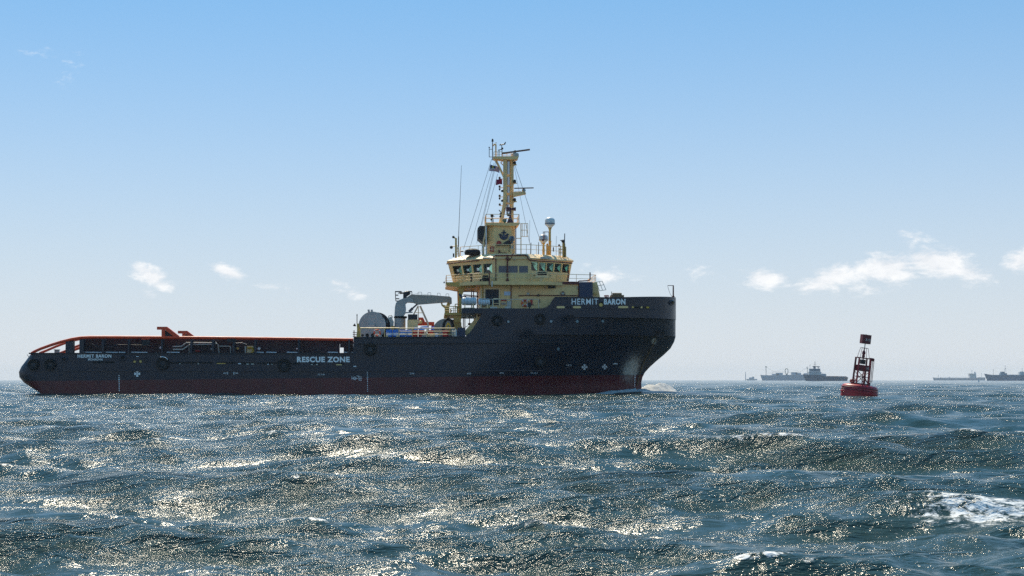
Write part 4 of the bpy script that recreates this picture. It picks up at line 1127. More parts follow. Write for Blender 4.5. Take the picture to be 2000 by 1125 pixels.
# ------------------------------------------------------------------ monkey island: mast house, mast, domes
ZI = ZR1
YM = -2.0
mh = bpy.data.objects.new('mast_house', None); col.objects.link(mh); mh.parent = ship
mb = MB(); a0, a1 = LX(951, YM), LX(1006.5, YM); zt = LZ(438, YM)
mb.plate([(a0, -1.2), (a0 + .8, -2), (a1 - .5, -2), (a1, -1.5), (a1, 1.5), (a1 - .5, 2), (a0 + .8, 2), (a0, 1.2)], ZI - .3, zt); mb.build('mast_house_wall', CREAM, mh)
mb = MB(); mb.prism(PXZ([(948, 435.5), (1016, 435.5), (1014, 438.5), (1006, 442), (948, 440)], YM), -2.35, 2.35); mb.build('mast_platform', CREAM, mh)
mb = MB(); zp = LZ(435.5, -2.3)
rail(mb, [(LX(949, -2.2), -2.2, zp), (LX(1014, -2.2), -2.2, zp), (LX(1014, -2.2), 2.2, zp), (LX(949, -2.2), 2.2, zp), (LX(949, -2.2), -2.2, zp)], LZ(418, -2.3) - zp, 2, 1.7, .032); mb.build('mast_platform_rail', CREAM2, mh)
mb = MB(); mb.prism(PXZ([(933, 446), (936.5, 442), (949, 442), (949, 479), (943, 474.5), (933, 466)], -1), -1.6, 1.6); mb.build('exhaust_casing', BLACKMETAL, mh)
pipe('house_pipe', [(942, 499), (942, 480), (945, 478)], -1.9, .07, WHITE, mh)
pipe('house_pipe', [(944.5, 500), (944.5, 470), (947, 460), (948.5, 450), (948.5, 440)], -1.9, .1, CREAM2, mh)
mb = MB(); mb.cyl(L(949.5, 499, -2), L(949.5, 440, -2), .07, None, 6); mb.build('house_pipe', WHITE, mh)
def flat(mb, pts, yl): mb.add([L(a, b, yl) for a, b in pts], [tuple(range(len(pts)))])
# anchor emblem
mb = MB(); YE = -2.03
def eb(a, b, w, d=.03): mb.bar(L(*a, YE), L(*b, YE), d, w, (0, 0, 1) if abs(a[0] - b[0]) > abs(a[1] - b[1]) else (1, 0, 0))
cx, cy = 984, 458.5
mb.torus(L(984, 451, YE), .10, .04, 'Y', 14, 5)
mb.bar(L(984, 452.5, YE), L(984, 467, YE), .03, .20, (1, 0, 0)); mb.bar(L(979, 454.6, YE), L(989, 454.6, YE), .03, .15)
arc = [(984 + 7.4 * math.sin(t), 459 + 7.2 * math.cos(t)) for t in np.linspace(-1.55, 1.55, 13)]
for i in range(12):
    w = .26 if 2 < i < 9 else .18
    mb.bar(L(*arc[i], YE), L(*arc[i + 1], YE), .03, w, (0, -1, 0) if False else (math.sin(0), 0, 1) if 3 < i < 8 else (1, 0, 0))
mb.cyl(L(976.3, 459, YE), L(977.3, 455.8, YE), .22, .01, 5); mb.cyl(L(991.7, 459, YE), L(990.7, 455.8, YE), .22, .01, 5)
mb.prism(PXZ([(981.5, 465.5), (986.5, 465.5), (984, 468.6)], YE), YE - .02, YE + .02)
for s_ in (-1, 1): mb.bar(L(984 + s_ * 2, 460.5, YE), L(984 + s_ * 5.2, 457.5, YE), .03, .09); mb.bar(L(984 + s_ * 2, 462.8, YE), L(984 + s_ * 6, 459.5, YE), .03, .09)
for i in range(2, 10):
    p0, p1 = arc[i], arc[i + 1]
    f = lambda p: (984 + (p[0] - 984) * 1.22, 459 + (p[1] - 459) * 1.24)
    mb.bar(L(*f(p0), YE), L(*f(p1), YE), .03, .06)
mb.build('anchor_emblem', NAVYBLUE, mh)
mb = MB(); p = L(974.5, 475, YE); mb.lathe([(.28, -.05), (.3, 0), (.3, .03)], p, 'Y', 16); mb.build('round_vent', DRUMRED, mh)
mb = MB(); p, q = L(957, 491.5, YM), L(965, 481.5, YM); mb.box(p.x, q.x, -2.1, -1.98, p.z, q.z); mb.build('fire_hose_box', DRUMRED, mh)
mb = MB()
for a in (959.6, 962.2): p, q = L(a, 490, YM), L(a + 1, 483, YM); mb.box(p.x, q.x, -2.13, -2.1, p.z, q.z)
mb.build('hose_box_marking', CREAM2, mh)
mb = MB(); mb.prism(PXZ([(979, 477.5), (992, 469.5), (996, 471), (996, 477)], -2.3), -2.5, -2.2); mb.bar(L(968, 479, -2.3), L(996, 478.3, -2.3), .3, .08); mb.build('searchlight_arm', BLACKMETAL, mh)
sl = MB(); p = L(999.5, 466.5, -2.6); sl.ball(p, .36, 18, 12); sl.cyl(p, p + Vector((.05, .1, -.55)), .1, None, 8); o_ = sl.build('searchlight', paint('searchlight_blue_grey', (.16, .20, .26), .35), mh, True)
mb = MB(); mb.box(p.x - .03, p.x + .08, p.y - .42, p.y - .3, p.z - .3, p.z + .25); mb.box(p.x - .28, p.x - .08, p.y - .1, p.y + .1, p.z - .75, p.z - .4); mb.build('searchlight_bracket', BLACKMETAL, o_)
mb = MB(); p, q = L(997.3, 487, YM), L(1003, 479.5, YM); mb.box(p.x, q.x, -2.15, -1.95, p.z, q.z); mb.build('switch_box', GREY, mh)
pipe('conduit', [(997, 482), (994, 485), (994, 490), (996, 492)], -2.1, .03, BLACKMETAL, mh)
pipe('house_pipe', [(1007.5, 440), (1007.5, 497)], -2.0, .06, PIPERED, mh)
mb = MB(); mb.tube([L(974, 497, -2.4), L(974, 493.5, -2.4), L(989, 493.5, -2.4), L(989, 497, -2.4)], .035, 5); mb.prism(PXZ([(973.5, 488), (976, 488), (976.5, 491), (978, 492.5), (973.5, 492.5)], -2.2), -2.3, -2.0); mb.build('house_step', PIPERED, mh)
# ladder up the front of the mast house
mb = MB()
for yy in (-1.9, -1.3):
    mb.cyl(L(1017.5, 499, yy), L(1017.5, 436, yy), .06, None, 6)
for k in range(14): y = 497 - k * 4.4; mb.cyl(L(1017.5, y, -1.9), L(1017.5, y, -1.3), .03, None, 5)
mb.bar(L(1007, 465.5, -1.6), L(1017.5, 465.5, -1.6), .08, .08)
for y in (436.5, 449.5, 462): mb.tube([L(1018, y, -1.9), L(1031, y, -1.9), L(1031, y, -1.3), L(1018, y, -1.3)], .035, 5)
for a in (1020.5, 1024, 1029, 1031): mb.cyl(L(a, 436.5, -1.9), L(a, 462, -1.9), .03, None, 5)
mb.build('caged_ladder', CREAM2, mh)

mast = bpy.data.objects.new('mast', None); col.objects.link(mast); mast.parent = ship
for s_ in (-1, 1):
    mb = MB()
    yy = .55 * s_
    if s_ < 0: mb.tube([L(977.5, 437, -.5), L(982.5, 415, -.5), L(985.5, 400, -.5), L(986.5, 380, -.5), L(986.5, 313, -.5)], .24, 10)
    else: mb.tube([L(999, 437, .3), L(999, 313, .3)], .28, 10)
    mb.build('mast_leg', OCHRE if False else CREAM, mast, True)
mb = MB(); mb.tube([L(990.5, 420, .1), L(990.5, 313, .1)], .09, 8); mb.tube([L(993, 415, .1), L(993, 313, .1)], .05, 6); mb.tube([L(995, 400, .1), L(995, 315, .1)], .04, 6); mb.build('cable_pipe', STEELWIRE, mast)
mb = MB()
for y in (344, 362.5, 378, 380.5, 397): mb.bar(L(984, y - .8, 0), L(1001, y + .8, 0), .16, .16)
for (a, b, c, d) in ((984, 360.5, 996, 365), (983, 395, 1000, 399.5), (987, 342, 1000, 341)): mb.cyl(L(a, b, 0), L(c, d, 0), .06, None, 6)
mb.build('cross_brace', CREAM, mast)
mb = MB(); mb.tube([L(969, 314, -.1), L(984.5, 346, -.2)], .14, 8); mb.tube([L(966, 314, 0), L(972, 318, 0), L(983, 340, 0)], .05, 6); mb.tube([L(984, 324, .2), L(978, 318, .2), L(982, 314, .2)], .05, 6); mb.build('platform_strut', CREAM, mast)
mb = MB(); mb.prism(PXZ([(963, 307.5), (1012.5, 307), (1011, 312), (998, 313.5), (980, 313), (963.5, 311.5)], 0), -.9, .9); mb.build('top_platform', CREAM, mast)
mb = MB()
rail(mb, [L(964.5, 307, -.8), L(980, 307, -.8)], .65, 2, .6, .03); rail(mb, [L(982, 307, .8), L(998, 307, .8)], .6, 3, .6, .03); mb.build('top_rail', CREAM2, mast)
mb = MB(); mb.lathe([(.44, 0), (.46, .1), (.46, .42), (.3, .5)], L(1006, 307, 0), 'Z', 18); mb.lathe([(.12, 0), (.12, .4)], L(1006, 300, 0), 'Z', 10); o_ = mb.build('radar_drive', GREY, mast, True)
mb = MB(); mb.bar(L(981, 299.5, -1.1), L(1034, 292.3, .9), .22, .2); mb.build('radar_scanner', WOODBROWN, o_)
mb = MB(); mb.prism(PXZ([(1002, 375.5), (1022, 374.5), (1027, 376.5), (1027, 379.5), (1002, 385)], -.2), -.5, .1); mb.build('radar_bracket', CREAM, mast)
mb = MB(); mb.ball(L(1023, 372, -.2), .24, 12, 8); mb.cyl(L(1023, 376, -.2), L(1023, 372, -.2), .16, .1, 8); o_ = mb.build('radar_drive', GREY, mast, True)
mb = MB(); mb.bar(L(1005, 367.8, -.9), L(1041.5, 367, .4), .2, .12); mb.build('radar_scanner', WOODBROWN, o_)
mb = MB(); mb.tube([L(1005, 377, -.4), L(1005.5, 373.5, -.4), L(1017, 373.5, -.4), L(1017.5, 377, -.4)], .025, 5); mb.build('bracket_rail', CREAM2, mast)
for y in (319, 355, 391):
    mb = MB(); mb.bar(L(1001, y + 3.2, 0), L(1009.5, y + 3, 0), .12, .1); mb.bar(L(1002, y + 6, 0), L(1006, y + 3.3, 0), .06, .06); o_ = mb.build('lamp_bracket', CREAM, mast)
    mb = MB(); mb.lathe([(.13, 0), (.17, .03), (.17, .32), (.08, .42)], L(1005.3, y + 2.5, 0), 'Z', 10); mb.build('navigation_light', BLACKMETAL, o_)
for (a, y) in ((975.8, 350), (975.8, 367), (975.8, 385), (976, 402)):
    mb = MB(); mb.bar(L(975.5, y, 0), L(984, y - .6, 0), .08, .07); o_ = mb.build('lamp_bracket', CREAM, mast)
    mb = MB(); mb.lathe([(.03, 0), (.13, .05), (.13, .22), (.02, .32)], L(a, y - .3, 0), 'Z', 10); mb.build('navigation_light', BLACKMETAL, o_)
    if y < 390:
        mb = MB(); mb.lathe([(.02, 0), (.11, .12), (.11, .26), (.03, .3)], L(a, y + 5.3, 0), 'Z', 10); mb.build('navigation_light', PIPERED if y == 350 else BLACKMETAL, o_)
for (a, y) in ((981, 375), (981, 394)):
    mb = MB(); mb.lathe([(.14, 0), (.15, .25), (.06, .3)], L(a, y, -.5), 'Z', 10); mb.build('navigation_light', BLACKMETAL, mast)
# typhon whistle and fire monitor
mb = MB(); mb.box(LX(988.5, -.9), LX(997, -.9), -1.2, -.6, LZ(411.5, -.9), LZ(404.5, -.9)); mb.cyl(L(996, 408, -.9), L(1007.5, 408.5, -.9), .12, .24, 12); mb.build('whistle', paint('maroon_whistle', (.07, .012, .03), .4), mast)
mb = MB(); mb.lathe([(.42, 0), (.4, .1), (.12, .75), (.12, 1.6)], L(996.5, 435.5, -.9), 'Z', 14); mb.build('fire_monitor', paint('maroon_whistle', (.07, .012, .03), .4), mast, True)
mb = MB(); mb.bar(L(974.5, 410, -.6), L(979, 415.5, -.6), .1, .1); mb.ball(L(978, 418, -.6), .16, 8, 6); mb.ball(L(977.5, 423, -.6), .15, 8, 6); mb.ball(L(993, 419.5, -.4), .2, 8, 6); mb.build('deck_spotlight', BLACKMETAL, mast)
mb = MB(); mb.ball(L(985.5, 431, -1.6), .26, 10, 8); mb.bar(L(982, 432, -1.6), L(989.5, 427, -1.6), .2, .14); mb.build('green_lamp', paint('teal_lamp', (.07, .16, .13), .4), mast, True)
mb = MB(); mb.cyl(L(961, 436, -1.8), L(961, 419, -1.8), .06, None, 6); mb.ball(L(961, 421.5, -1.8), .2, 8, 6); mb.ball(L(959.5, 429, -1.8), .12, 8, 6); mb.bar(L(958, 418.8, -1.8), L(963, 418.6, -1.8), .1, .08); mb.cyl(L(961, 422, -1.8), L(966, 422.5, -1.8), .04, None, 5); mb.cyl(L(964, 436, -1.8), L(963, 426, -1.8), .04, None, 5); mb.build('compass_light', BLACKMETAL, mast)
# aerials on the top platform
mb = MB(); mb.cyl(L(962, 313, -.3), L(962, 278, -.3), .05, None, 6); mb.lathe([(.04, 0), (.13, .08), (.10, .34), (.03, .42)], L(962, 277.5, -.3), 'Z', 10); mb.build('mast_aerial', DKNAVY, mast)
mb = MB(); mb.tube([L(968.5, 307, -.2), L(968.5, 283, -.2), L(966, 281.5, -.2), L(962.5, 285, -.2)], .085, 6); mb.cyl(L(968.8, 282, -.2), L(968.8, 278.5, -.2), .03, None, 5); mb.bar(L(967.5, 278.4, -.2), L(970, 278.4, -.2), .08, .04); mb.build('aerial_post', CREAM, mast)
mb = MB(); mb.tube([L(963, 306.5, -.2), L(955.5, 306.5, -.2), L(955.5, 288, -.2)], .04, 5); mb.cyl(L(955.5, 291.5, -.2), L(962, 291.5, -.2), .035, None, 5); mb.cyl(L(955.5, 288.5, -.2), L(955.5, 287, -.2), .09, .09, 8); mb.build('mast_aerial', BLACKMETAL, mast)
mb = MB(); mb.cyl(L(974.8, 307, 0), L(974.8, 293, 0), .045, None, 5); mb.tube([L(972.5, 293.5, 0), L(979, 292, 0), L(980.5, 290.5, 0)], .055, 5); mb.cyl(L(980.5, 307, 0), L(980.5, 289, 0), .05, None, 6); mb.ball(L(981, 290, 0), .14, 8, 6); mb.cyl(L(980, 289, 0), L(980, 282.5, 0), .045, None, 6); mb.build('anemometer', BLACKMETAL, mast)
mb = MB(); mb.cyl(L(977, 283, 0), L(985, 281.8, 0), .07, None, 6); mb.prism(PXZ([(984, 280.8), (987.2, 277), (988.2, 277.3), (987, 282), (984, 282.8)], 0), -.03, .03); mb.cyl(L(976.2, 284.2, 0), L(977.6, 281.4, 0), .06, None, 6); mb.build('wind_vane', BLACKMETAL, mast)
# stays and halyards
mb = MB()
for (a, b, c, d, y0, y1) in ((960, 313, 906, 486, -.3, -1.5), (959, 345, 906, 486, -.3, -1.5)):
    mb.cyl(L(960.5, 310, -.3), L(905.5, 486, -1.6), .024, None, 4); break
for (a, b, c, d) in ((965, 318, 918, 484), (968, 316, 931, 476), (972, 340, 950, 420), (970, 316, 941, 440)): mb.cyl(L(a, b, -.2), L(c, d, -1.4), .02, None, 4)
mb.cyl(L(1003.5, 322, 0), L(1026.5, 436, -.6), .02, None, 4); mb.cyl(L(1005.5, 322, 0), L(1058, 478, -2), .024, None, 4); mb.cyl(L(1026.5, 436, -.6), L(1035, 478, -1), .02, None, 4)
mb.build('stay_wire', STEELWIRE, mast)

# roof rail, aerials, domes
mb = MB(); zi = ZI
r0 = [Vector((x, y, zi)) for x, y in top]
rail(mb, [r0[7], r0[0], r0[1], r0[2], r0[3], r0[4]], LZ(480, -3) - LZ(498, -3), 2, 1.5, .03)
mb.build('roof_guard_rail', CREAM2, wh)
mb = MB(); mb.cyl(L(895.3, 482, -2.2), L(895.6, 462, -2.2), .06, None, 6); mb.cyl(L(895.6, 462, -2.2), L(901.3, 323, -2.2), .035, .018, 5); mb.build('whip_aerial', BLACKMETAL, wh)
mb = MB(); mb.cyl(L(890.5, 504, -2.2), L(890.5, 465, -2.2), .12, None, 8); mb.bar(L(885, 462, -2.2), L(892, 468, -2.2), .16, .14); mb.cyl(L(881, 482, -2.2), L(894, 479.5, -2.2), .05, None, 6); mb.build('aerial_frame', OCHRE, wh)
mb = MB(); mb.cyl(L(895.5, 503, -2.2), L(893.5, 482, -2.2), .05, None, 6); mb.cyl(L(897.5, 503, -2.2), L(895.5, 482, -2.2), .05, None, 6)
for y in (487, 492, 497): mb.cyl(L(890.5, y, -2.2), L(896.5, y - 2, -2.2), .04, None, 5)
mb.build('aerial_step', CREAM2, wh)
mb = MB(); mb.ball(L(881.5, 483, -2.2), .2, 10, 8); mb.ball(L(885.5, 463, -2.2), .16, 8, 6); mb.box(LX(884, -2.2), LX(887, -2.2), -2.3, -2.1, LZ(502, -2.2), LZ(495, -2.2)); mb.cyl(L(899, 491, -2.2), L(905, 490.8, -2.2), .08, None, 6); mb.build('roof_lamp', BLACKMETAL, wh)
for (a, y0, y1, r) in ((1036.5, 498, 474, .06), (1051.5, 498, 473, .045), (1034, 474, 430, .018), (1086, 480, 461, .02), (1102.5, 476, 456, .06), (1103, 503, 476, .05)):
    mb = MB(); mb.cyl(L(a, y0, -2.8), L(a + (.5 if r > .03 else .8), y1, -2.8), r, r * .8, 6); mb.build('roof_aerial', BLACKMETAL if r < .05 or a > 1100 else STEELWIRE, wh)
mb = MB()
for (a, y0, y1, r) in ((1092, 503, 484, .06), (1095, 503, 480, .05), (1099.5, 503, 474, .08), (1101.8, 503, 470, .06), (1104.5, 503, 482, .09)): mb.cyl(L(a, y0, -2.6), L(a, y1, -2.6), r, None, 6)
for y in (487, 494): mb.cyl(L(1091, y, -2.6), L(1105, y, -2.6), .05, None, 5)
mb.build('lamp_stand', OCHRE, wh)
mb = MB(); mb.ball(L(1099.5, 471, -2.6), .2, 8, 6); mb.bar(L(1094, 469.5, -2.6), L(1102, 469, -2.6), .12, .08); mb.ball(L(1092, 479, -2.6), .13, 8, 6); mb.cyl(L(1081.5, 487, -2.4), L(1080, 487, -2.4), .32, .25, 12); mb.build('signal_lamp', BLACKMETAL, wh)
def dome(px, y_top, y_base, r, yl, band):
    d = bpy.data.objects.new('satellite_dome', None); col.objects.link(d); d.parent = ship
    p, b = L(px, y_top, yl), L(px, y_base, yl)
    H = p.z - b.z
    prof = [(.25 * r, 0), (.98 * r, .30 * H), (r, .34 * H), (r, .66 * H)] + [(r * math.cos(t), .66 * H + .34 * H * math.sin(t)) for t in np.linspace(.15, 1.5, 8)]
    mb = MB(); mb.lathe(prof, b, 'Z', 28); mb.build('dome_shell', DOME, d, True)
    mb = MB(); mb.lathe([(r * 1.012, .36 * H), (r * 1.012, .44 * H)], b, 'Z', 28); mb.build('dome_band', band, d)
    mb = MB(); mb.lathe([(.14, 0), (.16, (b.z - ZI) * .5), (.2, (b.z - ZI) * .52), (.13, (b.z - ZI) * .56), (.13, (b.z - ZI) * .93), (.24, b.z - ZI + .05)], (p.x, yl, ZI), 'Z', 14); mb.build('dome_pedestal', OCHRE, d, True)
dome(1074, 424, 445.5, .60, -1.6, NAVYBLUE); dome(1061.5, 457.5, 475.5, .54, -2.2, WARMGREY)
mb = MB(); mb.tube([L(1061, 468, -2.9), L(1061, 453, -2.9), L(1072, 453, -2.9), L(1072, 470, -2.9)], .04, 5); mb.cyl(L(1064, 453, -2.9), L(1064, 468, -2.9), .04, None, 5); mb.ball(L(1060.5, 469.5, -2.9), .14, 8, 6); mb.build('dome_step', PIPERED, wh)
mb = MB(); mb.prism(PXZ([(1067, 499), (1072, 499), (1072, 484), (1070, 475), (1067, 477)], -1.4), -1.6, -1.1); mb.build('pedestal_stay', OCHRE, wh)
# covered raft on the roof
mb = MB()
mb.lathe([(.9, 0), (.98, .25), (.86, .55), (.45, .72), (.05, .76)], (LX(922.5, -2.6), -2.6, ZI + .02), 'Z', 20)
o_ = mb.build('covered_life_raft', BLACK, None, True); o_.parent = ship
o_.scale = (1, 1, 1)
# ladder frame on the bow side, jackstaff, foredeck winch
mb = MB()
for (a, b, c, d) in ((1165, 551, 1171, 568), (1176, 549, 1183.5, 566), (1165, 551, 1176, 549), (1167.5, 558, 1180, 556), (1171, 568, 1183.5, 566), (1170.5, 550, 1177, 567)): mb.cyl(L(a, b, -4.2), L(c, d, -4.2), .035, None, 5)
mb.build('folded_ladder', PALEGREY, ship)
mb = MB()
pj = L(1315, 583, 0); mb.cyl(pj - Vector((0, 0, .4)), L(1315, 557.5, 0), .10, .08, 8); mb.bar(L(1304, 557.7, 0), L(1315.6, 557.7, 0), .07, .07); mb.cyl(L(1315, 581, 0), L(1315, 578, 0), .16, None, 8)
mb.build('jackstaff', PIPERED, ship)
mb = MB(); mb.tube([L(1304, 558, 0), L(1306, 566, 0), L(1308.5, 573, 0), L(1312, 579, 0)], .025, 4); mb.build('jackstaff_rope', STEELWIRE, ship)
mb = MB(); p, q = L(1193, 583, -3), L(1218, 576.5, -3); mb.box(p.x, q.x, -3.4, -2, Z_FC, q.z); mb.cyl(L(1196, 575.5, -3), L(1214, 575.5, -3), .22, None, 10); mb.cyl(L(1194.3, 577, -3), L(1194.3, 569.5, -3), .04, None, 5); mb.build('anchor_windlass', TAN, ship)
mb = MB(); mb.tube([L(1180, 579, -4), L(1181, 577.3, -4), L(1188, 577.3, -4), L(1189, 580, -4)], .06, 5); mb.box(LX(1182, -4), LX(1187, -4), -4.2, -3.8, Z_FC, LZ(578, -4)); mb.build('foredeck_roller', DRUMRED, ship)

# ------------------------------------------------------------------ loose things carried by the ship
bpy.context.view_layer.update()
SM = Matrix.Translation((SX, SY, 0)) @ Matrix.Rotation(TH, 4, 'Z')
def on_ship(p): return SM @ Vector(p)

# tyre fenders hung on the hull
def tyre(px, py, r, label, chains, first=[None]):
    p = HP(px, py, 0)
    R0 = r / 17.0
    if first[0] is None:
        t = thing('tyre_fender', label, 'tyre fender', group='tyre fenders hung on the hull')
        mb = MB(); n = 32; prof = [(.40, .16), (.62, .22), (.90, .24), (1.0, .12), (1.0, -.12), (.90, -.24), (.62, -.22), (.40, -.16)]
        vs, fs = [], []
        for i in range(n):
            a = 2 * math.pi * i / n
            for (q, h) in prof:
                k = q * (1.0 if abs(q - 1) > .01 or i % 2 else .965)
                vs.append((k * math.cos(a), h * 1.15 - .27, k * math.sin(a)))
        for i in range(n):
            for j in range(8): fs.append((i * 8 + j, ((i + 1) % n) * 8 + j, ((i + 1) % n) * 8 + (j + 1) % 8, i * 8 + (j + 1) % 8))
        mb.add(vs, fs); mb.build('tread', BLACK, t, True)
        mb = MB(); mb.lathe([(.38, -.38), (.40, -.1), (.3, -.05), (.12, -.12)], (0, 0, 0), 'Y', 18); mb.build('hub_plate', paint('tyre_hub', (.030, .032, .040), .6), t, True)
        for s_ in (-1, 1):
            mb = MB()
            for k in range(6):
                a = Vector((s_ * (.55 + .09 * k), -.1 + .01 * k, .78 + .15 * k)); b = a + Vector((s_ * .085, 0, .14))
                mb.bar(a, b, .10 if k % 2 else .05, .05 if k % 2 else .10, (0, 1, 0))
            mb.build('chain', STEELWIRE, t)
        first[0] = t
    else:
        t = copy_tree(first[0]); t['label'] = label
    # face along the hull's own normal
    h = BVH.ray_cast(Vector((p.x, -30, p.z)), Vector((0, 1, 0)))
    t.location = on_ship(p); t.scale = (R0, R0, R0)
    t.rotation_euler = (0, 0, TH)
    if chains == 0:
        for c in list(t.children):
            if c.name.startswith('chain'): bpy.data.objects.remove(c)
    return t
tyre(66, 712, 11.5, 'black tyre fender right at the stern corner of the navy hull', 1)
tyre(98.5, 712, 11.5, 'black tyre fender just left of the small HERMIT BARON stern name', 1)
tyre(318.5, 709.5, 13, 'black tyre fender below the red guide horns, white arc on its top', 1)
tyre(555, 713, 13, 'black tyre fender just left of the RESCUE ZONE lettering', 1)
tyre(723, 682, 13, 'black tyre fender hanging below the big grey winch reel', 1)
tyre(971, 626, 11, 'black tyre fender high on the hull below the dark deckhouse door', 1)
tyre(1055, 623, 11, 'black tyre fender high on the hull, right below the orange lifebuoy', 1)
tyre(1055.5, 706, 11, 'black tyre fender low on the bow near the waterline', 1)
mb = MB(); c0 = HP(318.5, 709.5)
arc = [c0 + Vector((.72 * math.sin(t), -.50, .72 * math.cos(t))) for t in np.linspace(-.35, .95, 9)]
for a, b in zip(arc[:-1], arc[1:]): mb.cyl(a, b, .05, None, 6)
o_ = mb.build('white_mark', WHITE, None); 
for t in [o for o in col.objects if o.name.startswith('tyre_fender')]:
    if 'white arc' in t['label']:
        o_.parent = t; o_.matrix_parent_inverse = (Matrix.Translation(t.location) @ Matrix.Rotation(TH, 4, 'Z') @ Matrix.Diagonal((*t.scale, 1))).inverted() @ SM

def put(o, p, rz=0.0):
    o.location = on_ship(p); o.rotation_euler = (0, 0, TH + rz); return o
# drums
def drum_proto():
    t = thing('oil_drum', 'x', 'drum', group='blue drums on the winch deck')
    r, h = .355, 1.02
    mb = MB(); mb.lathe([(r * .93, 0), (r, .03), (r, .3), (r * 1.04, .33), (r, .36), (r, .66), (r * 1.04, .69), (r, .72), (r, .97), (r * .95, h), (r * .9, h - .02)], (0, 0, 0), 'Z', 24); mb.build('drum_body', BLUE, t, True)
    mb = MB(); mb.lathe([(r * 1.045, .365), (r * 1.045, .655)], (0, 0, 0), 'Z', 24); mb.build('drum_band', BLUEBAND, t, True)
    mb = MB(); mb.lathe([(.05, 0), (.05, .03)], (.18, -.08, h - .01), 'Z', 8); mb.build('bung', WHITE, t)
    return t
dp = drum_proto()
blues = ['blue drum nearest the lifebuoy, first of four along the rail', 'second blue drum from the lifebuoy, with a cream rail foot before it', 'third blue drum from the lifebuoy, white band round its middle', 'blue drum next to the red drums, last of the blue row']
for k, px in enumerate((760, 773, 786.3, 798.6)):
    o = dp if k == 0 else copy_tree(dp)
    o['label'] = blues[k]; put(o, (LX(px, -6.9), -6.9, Z_MID), k * .7)
def red_proto():
    t = thing('oil_drum', 'x', 'drum', group='red drums on the winch deck')
    r, h = .36, .98
    mb = MB(); mb.lathe([(r * .93, 0), (r, .03), (r, .3), (r * 1.04, .33), (r, .36), (r, .63), (r * 1.04, .66), (r, .69), (r, .94), (r * .95, h), (r * .9, h - .02)], (0, 0, 0), 'Z', 24); mb.build('drum_body', DRUMRED, t, True)
    mb = MB(); mb.lathe([(.05, 0), (.05, .03)], (.18, -.08, h - .01), 'Z', 8); mb.build('bung', CREAM2, t)
    return t
rp = red_proto()
for k, (px, lab) in enumerate(((810, 'red drum standing beside the last blue drum'), (823, 'red drum under the blue tarpaulin, left of the grey hose bin'), (841, 'red drum behind the cream crate on the winch deck'), (870, 'dark red drum in front of the yellow rescue boat'))):
    o = rp if k == 0 else copy_tree(rp)
    o['label'] = lab; put(o, (LX(px, -6.7), -6.7, Z_MID), k)
t = thing('cargo_crate', 'low cream crate with a blue and white panel beside the red drums', 'crate')
mb = MB(); mb.box(-.52, .42, -.3, .3, .05, .52); mb.box(-.55, .45, -.33, .33, .5, .57); mb.build('crate_body', CREAM2, t)
mb = MB(); mb.box(.46, .80, -.3, .3, .05, .62); mb.build('crate_panel', BLUEBAND, t)
mb = MB(); mb.box(-.5, .4, -.3, .3, 0, .048); mb.build('crate_feet', DKNAVY, t)
put(t, (LX(842, -7.3), -7.3, Z_MID))
t = thing('blue_jerrycan', 'small blue jerrycan standing on the red drum beside the crate', 'jerrycan')
mb = MB(); mb.box(-.2, .2, -.14, .14, 0, .36); mb.cyl((-.12, 0, .36), (-.12, 0, .42), .05); mb.build('can_body', BLUE, t)
mb = MB(); mb.tube([(-.02, 0, .36), (.0, 0, .43), (.14, 0, .43), (.16, 0, .36)], .025, 5); mb.build('handle', BLUE, t)
put(t, (LX(841, -6.7) + .22, -6.7, Z_MID + .98))
t = thing('hose_bin', 'tilted grey hose bin between the red drums and the cream crate', 'bin')
mb = MB(); mb.prism([(-.5, 0), (.12, 0), (.28, .85), (-.05, .62)], -.3, .3); mb.build('bin_body', GREY, t)
mb = MB(); mb.bar((-.08, 0, .64), (.32, 0, .89), .66, .05); mb.build('bin_lid', PALEGREY, t)
put(t, (LX(829, -7.2), -7.2, Z_MID))
t = thing('gas_bottle', 'slim pale grey gas bottle right of the dark red drum', 'gas bottle', group='gas bottles by the locker')
mb = MB(); mb.lathe([(.14, 0), (.155, .04), (.155, .9), (.08, 1.05), (.04, 1.1), (.04, 1.16)], (0, 0, 0), 'Z', 16); mb.build('bottle_body', PALEGREY, t, True)
mb = MB(); mb.box(-.06, .06, -.03, .03, 1.16, 1.21); mb.build('valve', BLACKMETAL, t)
put(t, (LX(884.5, -7.0), -7.0, Z_MID))
t2 = copy_tree(t); t2['label'] = 'white-topped gas bottle against the navy deck locker'; put(t2, (LX(889.5, -7.3), -7.3, Z_MID))
for c in t2.children:
    if c.name.startswith('bottle_body'): c.data = c.data.copy(); c.data.materials[0] = WHITE
# tarpaulin over the gear behind the red drums
mb = MB(); nx, ny = 14, 6; vs, fs = [], []
for i in range(nx + 1):
    for j in range(ny + 1):
        u, v = i / nx, j / ny
        p = L(809 + 30 * u, 639.5 - 2.6 * u, -6.0)
        vs.append((p.x, -6.5 + 1.3 * v, p.z + .10 * math.sin(u * 9 + v * 3) - .32 * max(0, .3 - v) / .3 - .2 * abs(u - .45)))
for i in range(nx):
    for j in range(ny): fs.append((i * (ny + 1) + j, (i + 1) * (ny + 1) + j, (i + 1) * (ny + 1) + j + 1, i * (ny + 1) + j + 1))
mb.add(vs, fs); o = mb.build('tarpaulin', TARP, None, True); tag(o, 'bright blue tarpaulin draped over the red drums', 'tarpaulin'); o.matrix_world = SM
